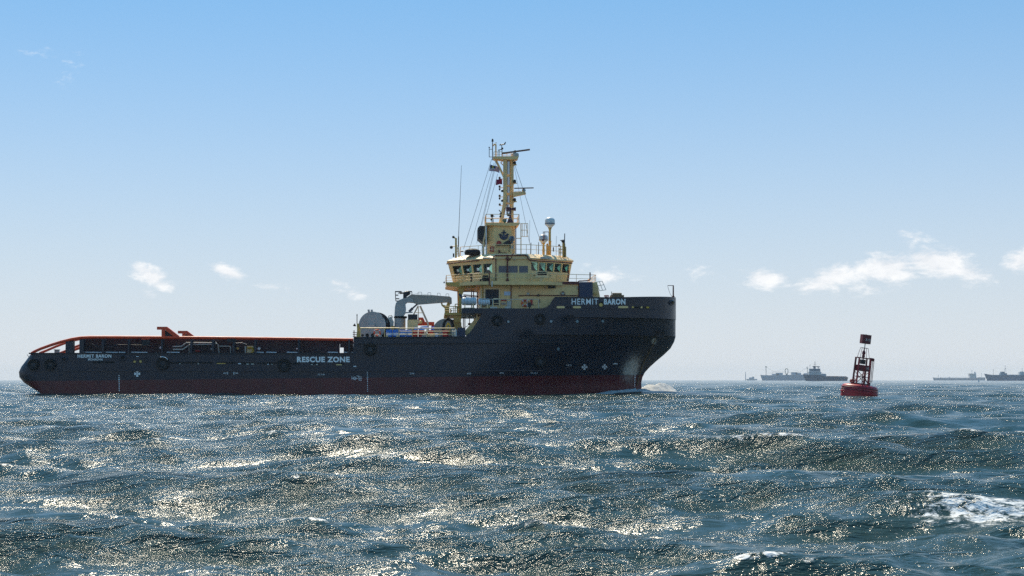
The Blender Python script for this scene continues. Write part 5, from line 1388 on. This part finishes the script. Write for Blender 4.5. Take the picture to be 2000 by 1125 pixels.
# lifebuoys
def lifebuoy(label, p, ring):
    t = thing('lifebuoy', label, 'lifebuoy', group='lifebuoys on the ship')
    mb = MB(); mb.torus((0, 0, 0), .34, .10, 'Y', 36, 10); mb.build('ring', ring, t, True)
    for k in range(4):
        a = math.pi / 4 + k * math.pi / 2; m_ = MB(); n = 5; vs, fs = [], []
        for i in range(n):
            tt = a - .17 + .34 * i / (n - 1)
            for j in range(10):
                s_ = 2 * math.pi * j / 10; q = .34 + .106 * math.cos(s_)
                vs.append((q * math.cos(tt), .106 * math.sin(s_), q * math.sin(tt)))
        for i in range(n - 1):
            for j in range(10): fs.append((i * 10 + j, (i + 1) * 10 + j, (i + 1) * 10 + (j + 1) % 10, i * 10 + (j + 1) % 10))
        m_.add(vs, fs); m_.build('white_band', WHITE, t, True)
    put(t, p); return t
lb = lifebuoy('red lifebuoy on a cream bracket beside the big grey winch reel', L(736.5, 650, -7.55), ORANGE)
mb = MB(); c_ = Vector((0, -.13, 0)); mb.bar(c_ + Vector((0, 0, .02)), c_ + Vector((0, 0, .5)), .06, .06, (1, 0, 0)); mb.bar(c_, c_ + Vector((-.3, 0, -.5)), .06, .07, (0, 1, 0)); mb.bar(c_, c_ + Vector((.3, 0, -.5)), .06, .07, (0, 1, 0)); mb.bar(c_ + Vector((-.35, 0, -.5)), c_ + Vector((1.1, 0, -.5)), .05, .06); mb.build('bracket', CREAM2, lb)
lifebuoy('orange and white lifebuoy hanging on the cream deckhouse wall', L(1025.3, 591.8, -6.2), ORANGE)
# life rafts in canisters
def raft(label, px, py, hl, r):
    t = thing('life_raft_canister', label, 'life raft', group='life raft canisters at the deck edge')
    mb = MB(); mb.lathe([(r * .55, -hl), (r * .9, -hl + .06), (r, -hl + .18), (r, -.04), (r * 1.05, -.03), (r * 1.05, .03), (r, .04), (r, hl - .18), (r * .9, hl - .06), (r * .55, hl)], (0, 0, 0), 'X', 24); mb.build('canister_shell', CANISTER, t, True)
    for x in (-hl * .62, -hl * .25, hl * .25, hl * .62):
        m_ = MB(); m_.lathe([(r * 1.03, x - .03), (r * 1.03, x + .03)], (0, 0, 0), 'X', 24); m_.build('lashing_strap', GREY, t)
    m_ = MB()
    for x in (-hl * .55, hl * .55): m_.prism([(x - .05, -r * 1.9), (x + .05, -r * 1.9), (x + .05, -r * .7), (x - .05, -r * .7)], -r * .8, r * .8)
    m_.bar((-hl * .75, -r * .7, -r * 1.7), (hl * .75, -r * .7, -r * 1.7), .08, .08); m_.build('cradle', CREAM2, t)
    p = L(px, py, -7.35)
    put(t, (p.x, p.y, Z_FC + r * 1.9)); return t
raft('larger white life raft canister at the aft end of the forecastle deck', 916, 589.5, .86, .46)
raft('smaller white life raft canister in front of the dark door', 945.5, 590.5, .68, .41)
# rescue boat standing bow-on in its cradle
t = thing('rescue_boat', 'small yellow rescue boat with a black rubber collar behind the rail', 'rescue boat')
mb = MB()
path = [(-.50, 0, -.9), (-.58, 0, -.1), (-.52, .05, .45), (-.34, .1, .85), (0, .14, 1.05), (.34, .1, .85), (.52, .05, .45), (.58, 0, -.1), (.50, 0, -.9)]
mb.tube(path, .165, 12); mb.ball((0, 0, 1.15), .15, 10, 8); mb.build('collar', BLACK, t, True)
mb = MB(); mb.prism([(-.36, -.8), (.36, -.8), (.3, .2), (.12, .62), (-.12, .62), (-.3, .2)], .02, .5); mb.build('boat_hull', YELLOW, t)
mb = MB(); mb.bar((-.26, -.05, -.9), (-.26, -.05, -.15), .16, .1); mb.bar((.28, -.05, -.9), (.28, -.05, -.15), .16, .1); mb.bar((0, -.03, -.9), (0, -.03, .3), .18, .08); mb.build('keel_pad', paint('pad_grey', (.2, .2, .16), .6), t)
mb = MB(); mb.box(-.6, .6, -.05, .7, -1.25, -.95); mb.build('boat_cradle', DRUMRED, t)
p = L(875.5, 636, -6.4); put(t, (p.x, p.y, Z_MID + 1.25))
# flags
def flag(name, label, corners, yl, mats, pick, nx=16, ny=10):
    mb = MB(); vs = []
    for i in range(nx + 1):
        for j in range(ny + 1):
            u, v = i / nx, j / ny
            a = Vector(corners[0]).lerp(Vector(corners[1]), u); b = Vector(corners[3]).lerp(Vector(corners[2]), u); q = a.lerp(b, v)
            p = L(q.x, q.y + 1.1 * math.sin(u * 6.5 + .6) * u, yl); vs.append((p.x, yl + .18 * math.sin(u * 8 + v * 1.5) * (u + .15), p.z))
    fs = []
    mb.v = vs
    for i in range(nx):
        for j in range(ny):
            mb.f.append((i * (ny + 1) + j, (i + 1) * (ny + 1) + j, (i + 1) * (ny + 1) + j + 1, i * (ny + 1) + j + 1)); mb.mi.append(pick((i + .5) / nx, (j + .5) / ny))
    o = mb.build(name, mats, None, True); o.matrix_world = SM; tag(o, label, 'flag'); return o
FR = paint('flag_red', (.42, .02, .04), .8, .05, streak=False); FW = paint('flag_white', (.7, .7, .72), .8, .05, streak=False); FB = paint('flag_blue', (.02, .03, .12), .8, .05, streak=False); FY = paint('flag_yellow', (.55, .40, .05), .8, .05, streak=False)
FM = paint('flag_crimson', (.30, .012, .05), .8, .05, streak=False)
flag('ensign', 'red and white striped flag with a blue corner flying near the mast top', [(957.8, 321), (976, 327.5), (975.5, 337), (955, 333.5)], -.4, [FR, FW, FB, FY],
     lambda u, v: (3 if ((u - .3) / .11) ** 2 + ((v - .28) / .2) ** 2 < 1 else 2) if (u < .55 and v < .55) else (0 if int(v * 10) % 2 == 0 else 1))
flag('signal_flag', 'plain crimson flag below the striped flag beside the mast', [(969.5, 350.5), (981, 349.5), (981, 359.5), (968, 361.5)], -.5, [FM], lambda u, v: 0)

# ------------------------------------------------------------------ bow wave
def foam_mat():
    m, t, p = new_mat('foam')
    o = t.n('ShaderNodeTexCoord').outputs['Object']
    n = t.noise(o, 2.5, 8, .7); n2 = t.noise(o, 9, 5, .7)
    t.put(p.inputs['Base Color'], t.mix(t.maprange(n, .35, .65), (.80, .83, .85), (.95, .95, .94)))
    p.inputs['Roughness'].default_value = .8
    p.inputs['Subsurface Weight'].default_value = .35; p.inputs['Subsurface Radius'].default_value = (.5, .5, .5)
    b = t.n('ShaderNodeBump'); b.inputs['Strength'].default_value = .45; b.inputs['Distance'].default_value = .25
    t.put(b.inputs['Height'], t.m('ADD', n, t.m('MULTIPLY', n2, .4))); t.put(p.inputs['Normal'], b.outputs[0])
    nt = m.node_tree
    tl = t.n('ShaderNodeBsdfTranslucent'); tl.inputs[0].default_value = (.85, .87, .88, 1)
    mx = t.n('ShaderNodeMixShader'); mx.inputs[0].default_value = .45
    nt.links.new(p.outputs[0], mx.inputs[1]); nt.links.new(tl.outputs[0], mx.inputs[2]); nt.links.new(mx.outputs[0], nt.nodes['Material Output'].inputs[0])
    return m
from mathutils import noise as mn
FOAM = foam_mat()
def bow_wave():
    mb = MB(); xs_ = np.linspace(LX(1150), L(1336, 755, 5).x, 150); ys_ = np.linspace(-13, 15, 120)
    xst = L(1252, 755, 0).x; xp = L(1300, 755, 5).x; xe = xs_[-1]
    vs, fs = [], []
    for x in xs_:
        for y in ys_:
            if x > xst - 1.0:
                f = (x - xst + 1.0) / (xp - xst + 1.0)
                H = .85 + .75 * math.sin(min(1, f) * math.pi / 2) if f < 1 else 1.6 * max(0, 1 - ((x - xp) / (xe - xp)) ** 1.4)
                yc, w = -1 + 7.5 * min(1, max(0, f)), 4.2
            else:
                g = (xst - 1 - x) / (xst - 1 - xs_[0])
                H = .85 * (1 - g) ** .8 + .28; yc = -half_b(x, 0.3) - .5; w = 1.6 + g
            n = mn.noise(Vector((x * .55, y * .4, 3))) * .26 + mn.noise(Vector((x * 1.6, y * 1.1, 7))) * .08 + mn.noise(Vector((x * 4, y * 3, 1))) * .03
            h = H * math.exp(-((y - yc) / w) ** 2) * (1 + .75 * n) + .25 * n * (1 if H > .3 else .5) - .28
            vs.append((x + .3 * n, y + .25 * mn.noise(Vector((x, y, 11))), h))
    ny = len(ys_)
    for i in range(len(xs_) - 1):
        for j in range(ny - 1):
            q = (i * ny + j, (i + 1) * ny + j, (i + 1) * ny + j + 1, i * ny + j + 1)
            if max(vs[k][2] for k in q) > -.25: fs.append(q)
    mb.add(vs, fs); o = mb.build('bow_wave_foam', FOAM, None, True); o.matrix_world = SM; o['kind'] = 'stuff'
    # spray thrown off the crest
    sp = MB(); r_ = random.Random(4)
    for k in range(260):
        x = r_.triangular(xst - 4, xe - .2, xp); f = max(0, 1 - abs(x - xp) / 5)
        h = r_.random() ** 2 * .4; y = r_.gauss(5.2, 1.8)
        s_ = r_.uniform(.015, .055)
        c = Vector((x, y, max(0, .4 + .95 * f - .04 * (y - 5.2) ** 2) + h - .15)); sp.add([c + Vector((s_, 0, 0)), c + Vector((-s_, 0, 0)), c + Vector((0, s_, 0)), c + Vector((0, -s_, 0)), c + Vector((0, 0, s_)), c + Vector((0, 0, -s_))],
               [(0, 2, 4), (2, 1, 4), (1, 3, 4), (3, 0, 4), (2, 0, 5), (1, 2, 5), (3, 1, 5), (0, 3, 5)])
    o = sp.build('bow_spray', FOAM); o.matrix_world = SM; o['kind'] = 'stuff'
bow_wave()

# ------------------------------------------------------------------ buoy
BD = 150.0
bx = (1676 - 1000) / FPX * BD
buoy = thing('channel_buoy', 'tilted red navigation buoy with a lattice tower and can topmark right of the big ship', 'buoy', (bx, BD, .36), (R(1.5), R(7.2), R(8)))
mb = MB(); mb.lathe([(1.2, -.9), (1.66, -.75), (1.72, -.3), (1.72, .12), (1.76, .16), (1.76, .30), (1.72, .34), (1.70, .72), (1.62, .86), (1.44, .95), (.9, 1.0), (.05, 1.0)], (0, 0, 0), 'Z', 48); mb.build('float', BUOYRED, buoy, True)
mb = MB()
for k in range(2): mb.lathe([(1.735, .40 + k * .22), (1.755, .42 + k * .22), (1.755, .46 + k * .22), (1.735, .48 + k * .22)], (0, 0, 0), 'Z', 48)
mb.build('float_band', BUOYDARK, buoy, True)
mb = MB(); mb.box(-.72, .72, -.62, .62, 1.0, 1.12); mb.cyl((-.85, -.3, 1.25), (-.85, .1, 1.25), .2, None, 12); mb.build('tower_base', BUOYDARK, buoy)
T0, T1 = 1.12, 3.55
for sx in (-1, 1):
    for sy in (-1, 1):
        mb = MB(); mb.bar((sx * .58, sy * .5, T0), (sx * .55, sy * .46, T1), .13, .13); mb.build('tower_leg', BUOYRED if sy < 0 else BUOYDARK, buoy)
mb = MB()
for sy in (-.5, .5):
    mb.bar((-.58, sy, 1.75), (.58, sy, 1.75), .05, .05); mb.bar((-.58, sy, 1.15), (0, sy, 1.75), .05, .05); mb.bar((.58, sy, 1.15), (0, sy, 1.75), .05, .05)
    mb.bar((-.57, sy, 2.3), (0, sy, 1.75), .05, .05); mb.bar((.57, sy, 2.3), (0, sy, 1.75), .05, .05)
for sx in (-.57, .57): mb.bar((sx, -.5, 1.75), (sx, .5, 1.75), .05, .05); mb.bar((sx, -.5, 1.15), (sx, .5, 1.75), .05, .05)
mb.build('lattice_brace', BUOYDARK, buoy)
mb = MB(); mb.bar((0, -.44, T0), (0, -.44, 2.9), .07, .07); mb.bar((.12, -.44, T0), (.12, -.44, 2.3), .05, .05); mb.build('centre_post', BUOYRED, buoy)
for sx in (-1, 1):
    mb = MB(); x0, x1 = (-.54, -.07) if sx < 0 else (.09, .56); mb.box(x0, x1, -.55, -.50, 2.3, 2.88); pn = mb.build('day_panel', BUOYDARK, buoy)
    if sx > 0:
        v, f = text_mesh('15', .02); mb = MB(); mb.add([(.27 + .2 * a, -.556, 2.48 + .24 * b) for a, b in v], f); mb.build('panel_number', PALEGREY, pn)
mb = MB(); mb.box(-.54, .56, .46, .5, 2.3, 2.88); mb.build('day_panel', BUOYDARK, buoy)
mb = MB()
mb.bar((-.78, -.46, T1), (.95, -.46, T1), .08, .08); mb.bar((-.62, .46, T1), (.62, .46, T1), .08, .08)
for sx in (-.6, .6): mb.bar((sx, -.5, T1), (sx, .5, T1), .08, .08)
mb.build('top_frame', BUOYDARK, buoy)
mb = MB(); mb.box(-.22, .2, -.2, .2, 2.98, 3.4); mb.build('battery_box', BLACKMETAL, buoy)
mb = MB(); mb.lathe([(.06, 3.4), (.06, 3.6), (.15, 3.66), (.12, 3.9), (.17, 4.0), (.14, 4.18), (.06, 4.3), (.05, 4.55)], (0, 0, 0), 'Z', 14); mb.build('lantern', BUOYDARK, buoy, True)
mb = MB()
for sx in (-1, 1):
    for sy in (-1, 1): mb.cyl((sx * .46, sy * .4, T1), (sx * .3, sy * .22, 4.52), .022, None, 5)
for sy in (-1, 1): mb.cyl((-.3, sy * .22, 4.52), (.3, sy * .22, 4.52), .022, None, 5)
for sx in (-1, 1): mb.cyl((sx * .3, -.22, 4.52), (sx * .3, .22, 4.52), .022, None, 5)
mb.build('lantern_cage', BUOYDARK, buoy)
mb = MB(); mb.cyl((.02, 0, 4.5), (.02, 0, 5.0), .045, None, 8); mb.build('topmark_pole', PALEGREY, buoy)
mb = MB(); mb.box(-.41, .43, -.36, .36, 4.94, 5.80); mb.cyl((.02, 0, 5.8), (.02, 0, 5.86), .03, None, 6); tm = mb.build('can_topmark', BUOYDARK, buoy)
v, f = text_mesh('315', .02); mb = MB(); mb.add([(-.12 + .5 * a, -.366, 5.2 + .24 * b) for a, b in v], f); mb.build('topmark_number', PALEGREY, tm)
mb = MB()
for (xt, xb) in ((.70, .74), (.82, .86), (.95, .98)): mb.cyl((xt, -.4, T1 - .02), (xb, -.4, T0 + .25), .03, None, 6)
for (xt, xb) in ((.70, .74), (.95, .98)): mb.cyl((xt, -.1, T1 - .02), (xb, -.1, T0 + .25), .025, None, 6)
mb.bar((.56, -.4, T0 + .25), (1.0, -.4, T0 + .25), .05, .05); mb.bar((.56, -.25, T1 - .05), (.97, -.25, T1 - .05), .05, .3)
mb.build('guard_cage', BUOYDARK, buoy)
mb = MB(); mb.box(.55, .8, -.55, -.35, 1.0, 1.3); mb.torus((-1.0, -.7, 1.05), .14, .035, 'Y', 14, 6); mb.build('mooring_lug', BUOYDARK, buoy)

# ------------------------------------------------------------------ ships far off
class Far:
    """frame of a distant vessel: x to the right, y away, z up, in metres at its own distance"""
    def __init__(self, D, px0):
        self.D, self.s, self.px0 = D, D / FPX, px0
        self.X0 = (px0 - 1000) * self.s
    def x(self, px): return (px - self.px0) * self.s
    def z(self, py): return (742 - py) * self.s + CAM_H
    def pt(self, px, py, y=0): return Vector((self.x(px), y, self.z(py)))
    def thing(self, name, label, cat, group=None): 
        self.root = thing(name, label, cat, (self.X0, self.D, 0), group=group); return self.root
    def hull(self, st, mat, name='hull'):
        """st: list of (px at deck, px at waterline, half beam, deck py)"""
        mb = MB(); vs, fs = [], []
        for (pt_, pb, hb, py) in st:
            z = self.z(py)
            for sg in (-1, 1):
                vs += [(self.x(pt_), sg * hb, z), (self.x(pb), sg * hb * .82, -1.2)]
        for i in range(len(st) - 1):
            a, b = 4 * i, 4 * i + 4
            fs += [(a, b, b + 1, a + 1), (a + 2, a + 3, b + 3, b + 2), (a, a + 2, b + 2, b)]
        fs += [(0, 1, 3, 2)]; n = 4 * (len(st) - 1); fs += [(n, n + 2, n + 3, n + 1)]
        mb.add(vs, fs)
        return mb.build(name, mat, self.root)
    def block(self, mb, a, b, c, d, hb, y=0): return mb.box(self.x(a), self.x(c), y - hb, y + hb, self.z(d), self.z(b))
    def pole(self, mb, a, b, c, d, r, y=0): return mb.cyl(self.pt(a, b, y), self.pt(c, d, y), r, None, 6)
GHULL = paint('hazed_black_hull', (.12, .145, .20), .6, .2, .2)  # far ship paints lightened, so the fading of haze is in the colour
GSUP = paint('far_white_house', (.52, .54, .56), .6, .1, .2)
GBLUE = paint('hazed_blue_hull', (.17, .22, .31), .6, .2, .1)
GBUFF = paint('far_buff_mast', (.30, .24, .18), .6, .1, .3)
GGREY = paint('hazed_grey_hull', (.36, .42, .50), .6, .15, .1)
GRED = paint('hazed_red_hull', (.62, .55, .58), .6, .15, .1)
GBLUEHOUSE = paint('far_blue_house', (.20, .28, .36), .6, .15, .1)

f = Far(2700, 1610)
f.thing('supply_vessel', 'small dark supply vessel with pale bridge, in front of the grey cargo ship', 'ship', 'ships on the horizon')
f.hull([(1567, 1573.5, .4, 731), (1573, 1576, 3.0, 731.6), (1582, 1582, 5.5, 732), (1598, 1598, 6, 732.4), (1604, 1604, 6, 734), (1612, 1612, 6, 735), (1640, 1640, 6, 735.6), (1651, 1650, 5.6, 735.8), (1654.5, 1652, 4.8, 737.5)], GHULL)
mb = MB(); f.block(mb, 1578, 726.2, 1602, 732, 5.0); h1 = mb.build('deckhouse', GSUP, f.root)
mb = MB(); f.block(mb, 1580, 720.2, 1600.5, 726, 4.4); h2 = mb.build('bridge', GBLUEHOUSE, f.root)
for k in range(6): mb = MB(); f.block(mb, 1581.2 + k * 3.1, 721.6, 1583.4 + k * 3.1, 723.6, .1, -4.42); mb.build('window', GHULL, h2)
for k in range(5): mb = MB(); f.block(mb, 1580 + k * 4, 727.6, 1581.6 + k * 4, 729, .1, -5.02); mb.build('window', GHULL, h1)
mb = MB(); f.block(mb, 1588, 715, 1592, 720, 2); f.block(mb, 1595, 715.5, 1600, 717.2, 2.4); f.block(mb, 1597, 717, 1598, 720, 1); f.block(mb, 1586, 715.6, 1600, 716.6, 1.5); mb.build('funnel', GHULL, f.root)
mb = MB(); f.pole(mb, 1591.2, 716, 1591.2, 705.5, .32); f.pole(mb, 1589.5, 709, 1593, 709, .18); f.pole(mb, 1588.5, 712, 1594, 711.5, .25); f.pole(mb, 1581.2, 722, 1581.2, 712.5, .25); f.pole(mb, 1580.3, 713, 1582.5, 713, .2); mb.build('mast', GHULL, f.root)
mb = MB(); f.block(mb, 1603, 730, 1611, 735, 3); f.pole(mb, 1604, 727, 1606, 732, .3); mb.build('winch', GGREY, f.root)
mb = MB(); f.pole(mb, 1612, 734.8, 1650, 735.4, .28, -5.6); f.pole(mb, 1650, 735.4, 1654.5, 738, .28, -5.2); mb.build('cargo_rail', BUOYDARK, f.root)
mb = MB(); f.block(mb, 1645.5, 737.8, 1652, 739.3, .2, -5.45); mb.build('stern_stripe', paint('far_orange', (.5, .2, .12), .6), f.root)
for a in (1621, 1636.5, 1644, 1649): mb = MB(); f.block(mb, a - .7, 735.9, a + .7, 737, .2, -6.0); mb.build('freeing_port', GSUP, f.root)

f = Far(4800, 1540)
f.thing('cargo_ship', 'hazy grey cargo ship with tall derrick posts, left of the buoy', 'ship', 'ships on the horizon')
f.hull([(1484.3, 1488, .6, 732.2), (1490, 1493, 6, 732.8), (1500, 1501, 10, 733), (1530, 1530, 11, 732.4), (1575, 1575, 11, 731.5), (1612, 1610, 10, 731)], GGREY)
for (a, b, c, d) in ((1507, 730.2, 1520, 732.6), (1514.5, 728.3, 1527.5, 732.4), (1544.5, 727.4, 1556, 731.9), (1553, 728.4, 1563, 731.8), (1569, 729, 1577, 731.4)):
    mb = MB(); f.block(mb, a, b, c, d, 6); mb.build('hatch', GGREY, f.root)
mb = MB(); f.pole(mb, 1495.5, 733, 1495.5, 717, 1.0); f.block(mb, 1493.6, 715.6, 1497.4, 717.2, 1.4); mb.build('derrick_post', GBUFF, f.root)
mb = MB(); f.pole(mb, 1576, 732, 1576, 716, .9); f.block(mb, 1574.6, 718.6, 1577.4, 720, 1.2); mb.build('derrick_post', GBUFF, f.root)
mb = MB()
for sg in (-1, 1): mb.tube([f.pt(1535.6 + sg * .8, 730.5), f.pt(1535.6 + sg * 2.6, 728), f.pt(1535.6 + sg * 2.8, 723), f.pt(1535.6 + sg * 1.6, 720.4), f.pt(1535.6, 720.2)], 1.05, 6)
f.block(mb, 1534, 730, 1537.4, 732.3, 2); mb.build('derrick_posts', GBUFF, f.root).name = 'goalpost_mast'
mb = MB(); f.pole(mb, 1508.5, 726.5, 1533, 726.6, .35); f.pole(mb, 1497, 728.6, 1508, 728.8, .25); f.pole(mb, 1539, 727, 1562, 727.3, .3); f.pole(mb, 1508.5, 726, 1509, 731, .3); mb.build('derrick_boom', GBUFF, f.root)
mb = MB(); f.pole(mb, 1496, 717, 1508.5, 725, .22); f.pole(mb, 1509, 726, 1533, 720.6, .14); f.pole(mb, 1561, 727, 1576, 717, .2); f.pole(mb, 1540, 721, 1560, 725, .12); mb.build('derrick_wire', GHULL, f.root)

f = Far(6300, 1456)
f.thing('sea_beacon', 'faint thin beacon tower on the horizon, left of the cargo ship', 'beacon')
mb = MB(); mb.lathe([(1.7, -1), (1.5, 8), (1.2, 12), (1.2, f.z(728))], (f.x(1455.5), 0, 0), 'Z', 10); mb.build('tower', GBLUE, f.root)
mb = MB(); mb.lathe([(1.6, f.z(731)), (1.6, f.z(730.6)), (.9, f.z(730.2)), (.9, f.z(727.4)), (.1, f.z(726))], (f.x(1455.5), 0, 0), 'Z', 10); mb.build('lantern', GBLUE, f.root)
f = Far(6500, 1466)
f.thing('distant_barge', 'very faint low barge with a deckhouse, just right of the beacon', 'barge', 'ships on the horizon')
f.hull([(1457, 1458, 2, 740.2), (1461, 1461, 6, 740.2), (1478, 1477, 6, 740.2)], GSUP)
mb = MB(); f.block(mb, 1462.5, 737.2, 1472, 740.2, 5); f.block(mb, 1468, 735.8, 1471.8, 737.2, 4); mb.build('deckhouse', GGREY, f.root)

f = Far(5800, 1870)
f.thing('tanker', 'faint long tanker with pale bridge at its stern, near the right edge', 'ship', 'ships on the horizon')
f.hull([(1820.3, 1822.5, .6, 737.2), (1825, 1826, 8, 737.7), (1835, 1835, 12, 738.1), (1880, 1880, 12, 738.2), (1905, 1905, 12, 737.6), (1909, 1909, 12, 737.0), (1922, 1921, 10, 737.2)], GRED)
mb = MB(); f.block(mb, 1891.3, 730, 1904, 738.4, 9); hs = mb.build('bridge_house', GSUP, f.root)
mb = MB(); f.block(mb, 1890.5, 729.6, 1898, 731, 11); mb.build('bridge_wing', GSUP, hs)
mb = MB(); f.block(mb, 1901.6, 727, 1903.9, 734, 2.6); f.block(mb, 1902.1, 726, 1903.2, 727, 1.4); mb.build('funnel', GGREY, f.root)
mb = MB(); f.pole(mb, 1897, 730, 1897, 722.8, .7); f.pole(mb, 1895.8, 724.5, 1898.2, 724.5, .4); f.pole(mb, 1831.4, 738, 1831.4, 731.8, .6); f.pole(mb, 1915.5, 738, 1915.5, 728.6, .5); mb.build('mast', GGREY, f.root)
mb = MB(); f.pole(mb, 1838, 737, 1888, 736.8, .5); f.block(mb, 1852, 736, 1853.5, 738, 2); f.block(mb, 1835, 736.4, 1836, 738, 2); mb.build('deck_pipe', GGREY, f.root)

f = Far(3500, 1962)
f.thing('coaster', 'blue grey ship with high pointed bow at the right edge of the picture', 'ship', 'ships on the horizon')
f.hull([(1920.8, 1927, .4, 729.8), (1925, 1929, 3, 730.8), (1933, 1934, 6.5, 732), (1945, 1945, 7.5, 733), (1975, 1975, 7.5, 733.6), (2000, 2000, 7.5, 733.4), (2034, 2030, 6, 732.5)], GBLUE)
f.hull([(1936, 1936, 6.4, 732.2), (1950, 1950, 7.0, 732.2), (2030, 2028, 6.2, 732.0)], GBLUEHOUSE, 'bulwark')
mb = MB(); f.block(mb, 1951.5, 729, 1964, 733.6, 5.5); f.block(mb, 1953, 726, 1960, 729, 4.5); hs = mb.build('bridge_house', GBLUEHOUSE, f.root)
for k in range(4): mb = MB(); f.block(mb, 1953.5 + k * 1.6, 727.0, 1954.6 + k * 1.6, 728, .1, -4.55); mb.build('window', GHULL, hs)
mb = MB(); f.pole(mb, 1960.5, 729, 1962.2, 713.5, .32); f.pole(mb, 1963.5, 729, 1962.6, 719, .25); f.pole(mb, 1960.5, 720, 1964, 720, .22); f.pole(mb, 1938.7, 732, 1938.7, 720.8, .35); f.pole(mb, 1995.2, 728, 1995.2, 718.5, .28); mb.build('mast', GHULL, f.root)
mb = MB(); f.block(mb, 1989, 726.8, 2002, 732.6, 5); f.block(mb, 1991, 725.6, 1997, 726.8, 3); mb.build('aft_house', GSUP, f.root)
mb = MB(); f.pole(mb, 1972.3, 733, 1972.3, 730.5, .3); f.pole(mb, 1965, 731.6, 1986, 732, .22); mb.build('deck_rail', GGREY, f.root)
f = Far(1300, 1910)
f.thing('sailing_boat', 'tiny white triangular sail between the tanker and the blue grey ship', 'sailing boat')
mb = MB(); mb.prism([(f.x(1911.4), .7), (f.x(1908.6), .7), (f.x(1909.3), f.z(737.6))], -.02, .02); mb.build('sail', WHITE, f.root)
mb = MB(); mb.plate([(f.x(1908), 0), (f.x(1909.2), -.5), (f.x(1911.6), -.45), (f.x(1911.6), .45), (f.x(1909.2), .5)], -.2, .6); mb.build('boat_hull', WHITE, f.root)
mb = MB(); f.pole(mb, 1909.4, 741, 1909.4, 737.2, .05); mb.build('mast', GGREY, f.root)

# ------------------------------------------------------------------ keep the tree at thing > part > sub-part
def depth(o):
    n = 0
    while o.parent: o = o.parent; n += 1
    return n
for o in list(col.objects):
    while depth(o) > 2: o.parent = o.parent.parent
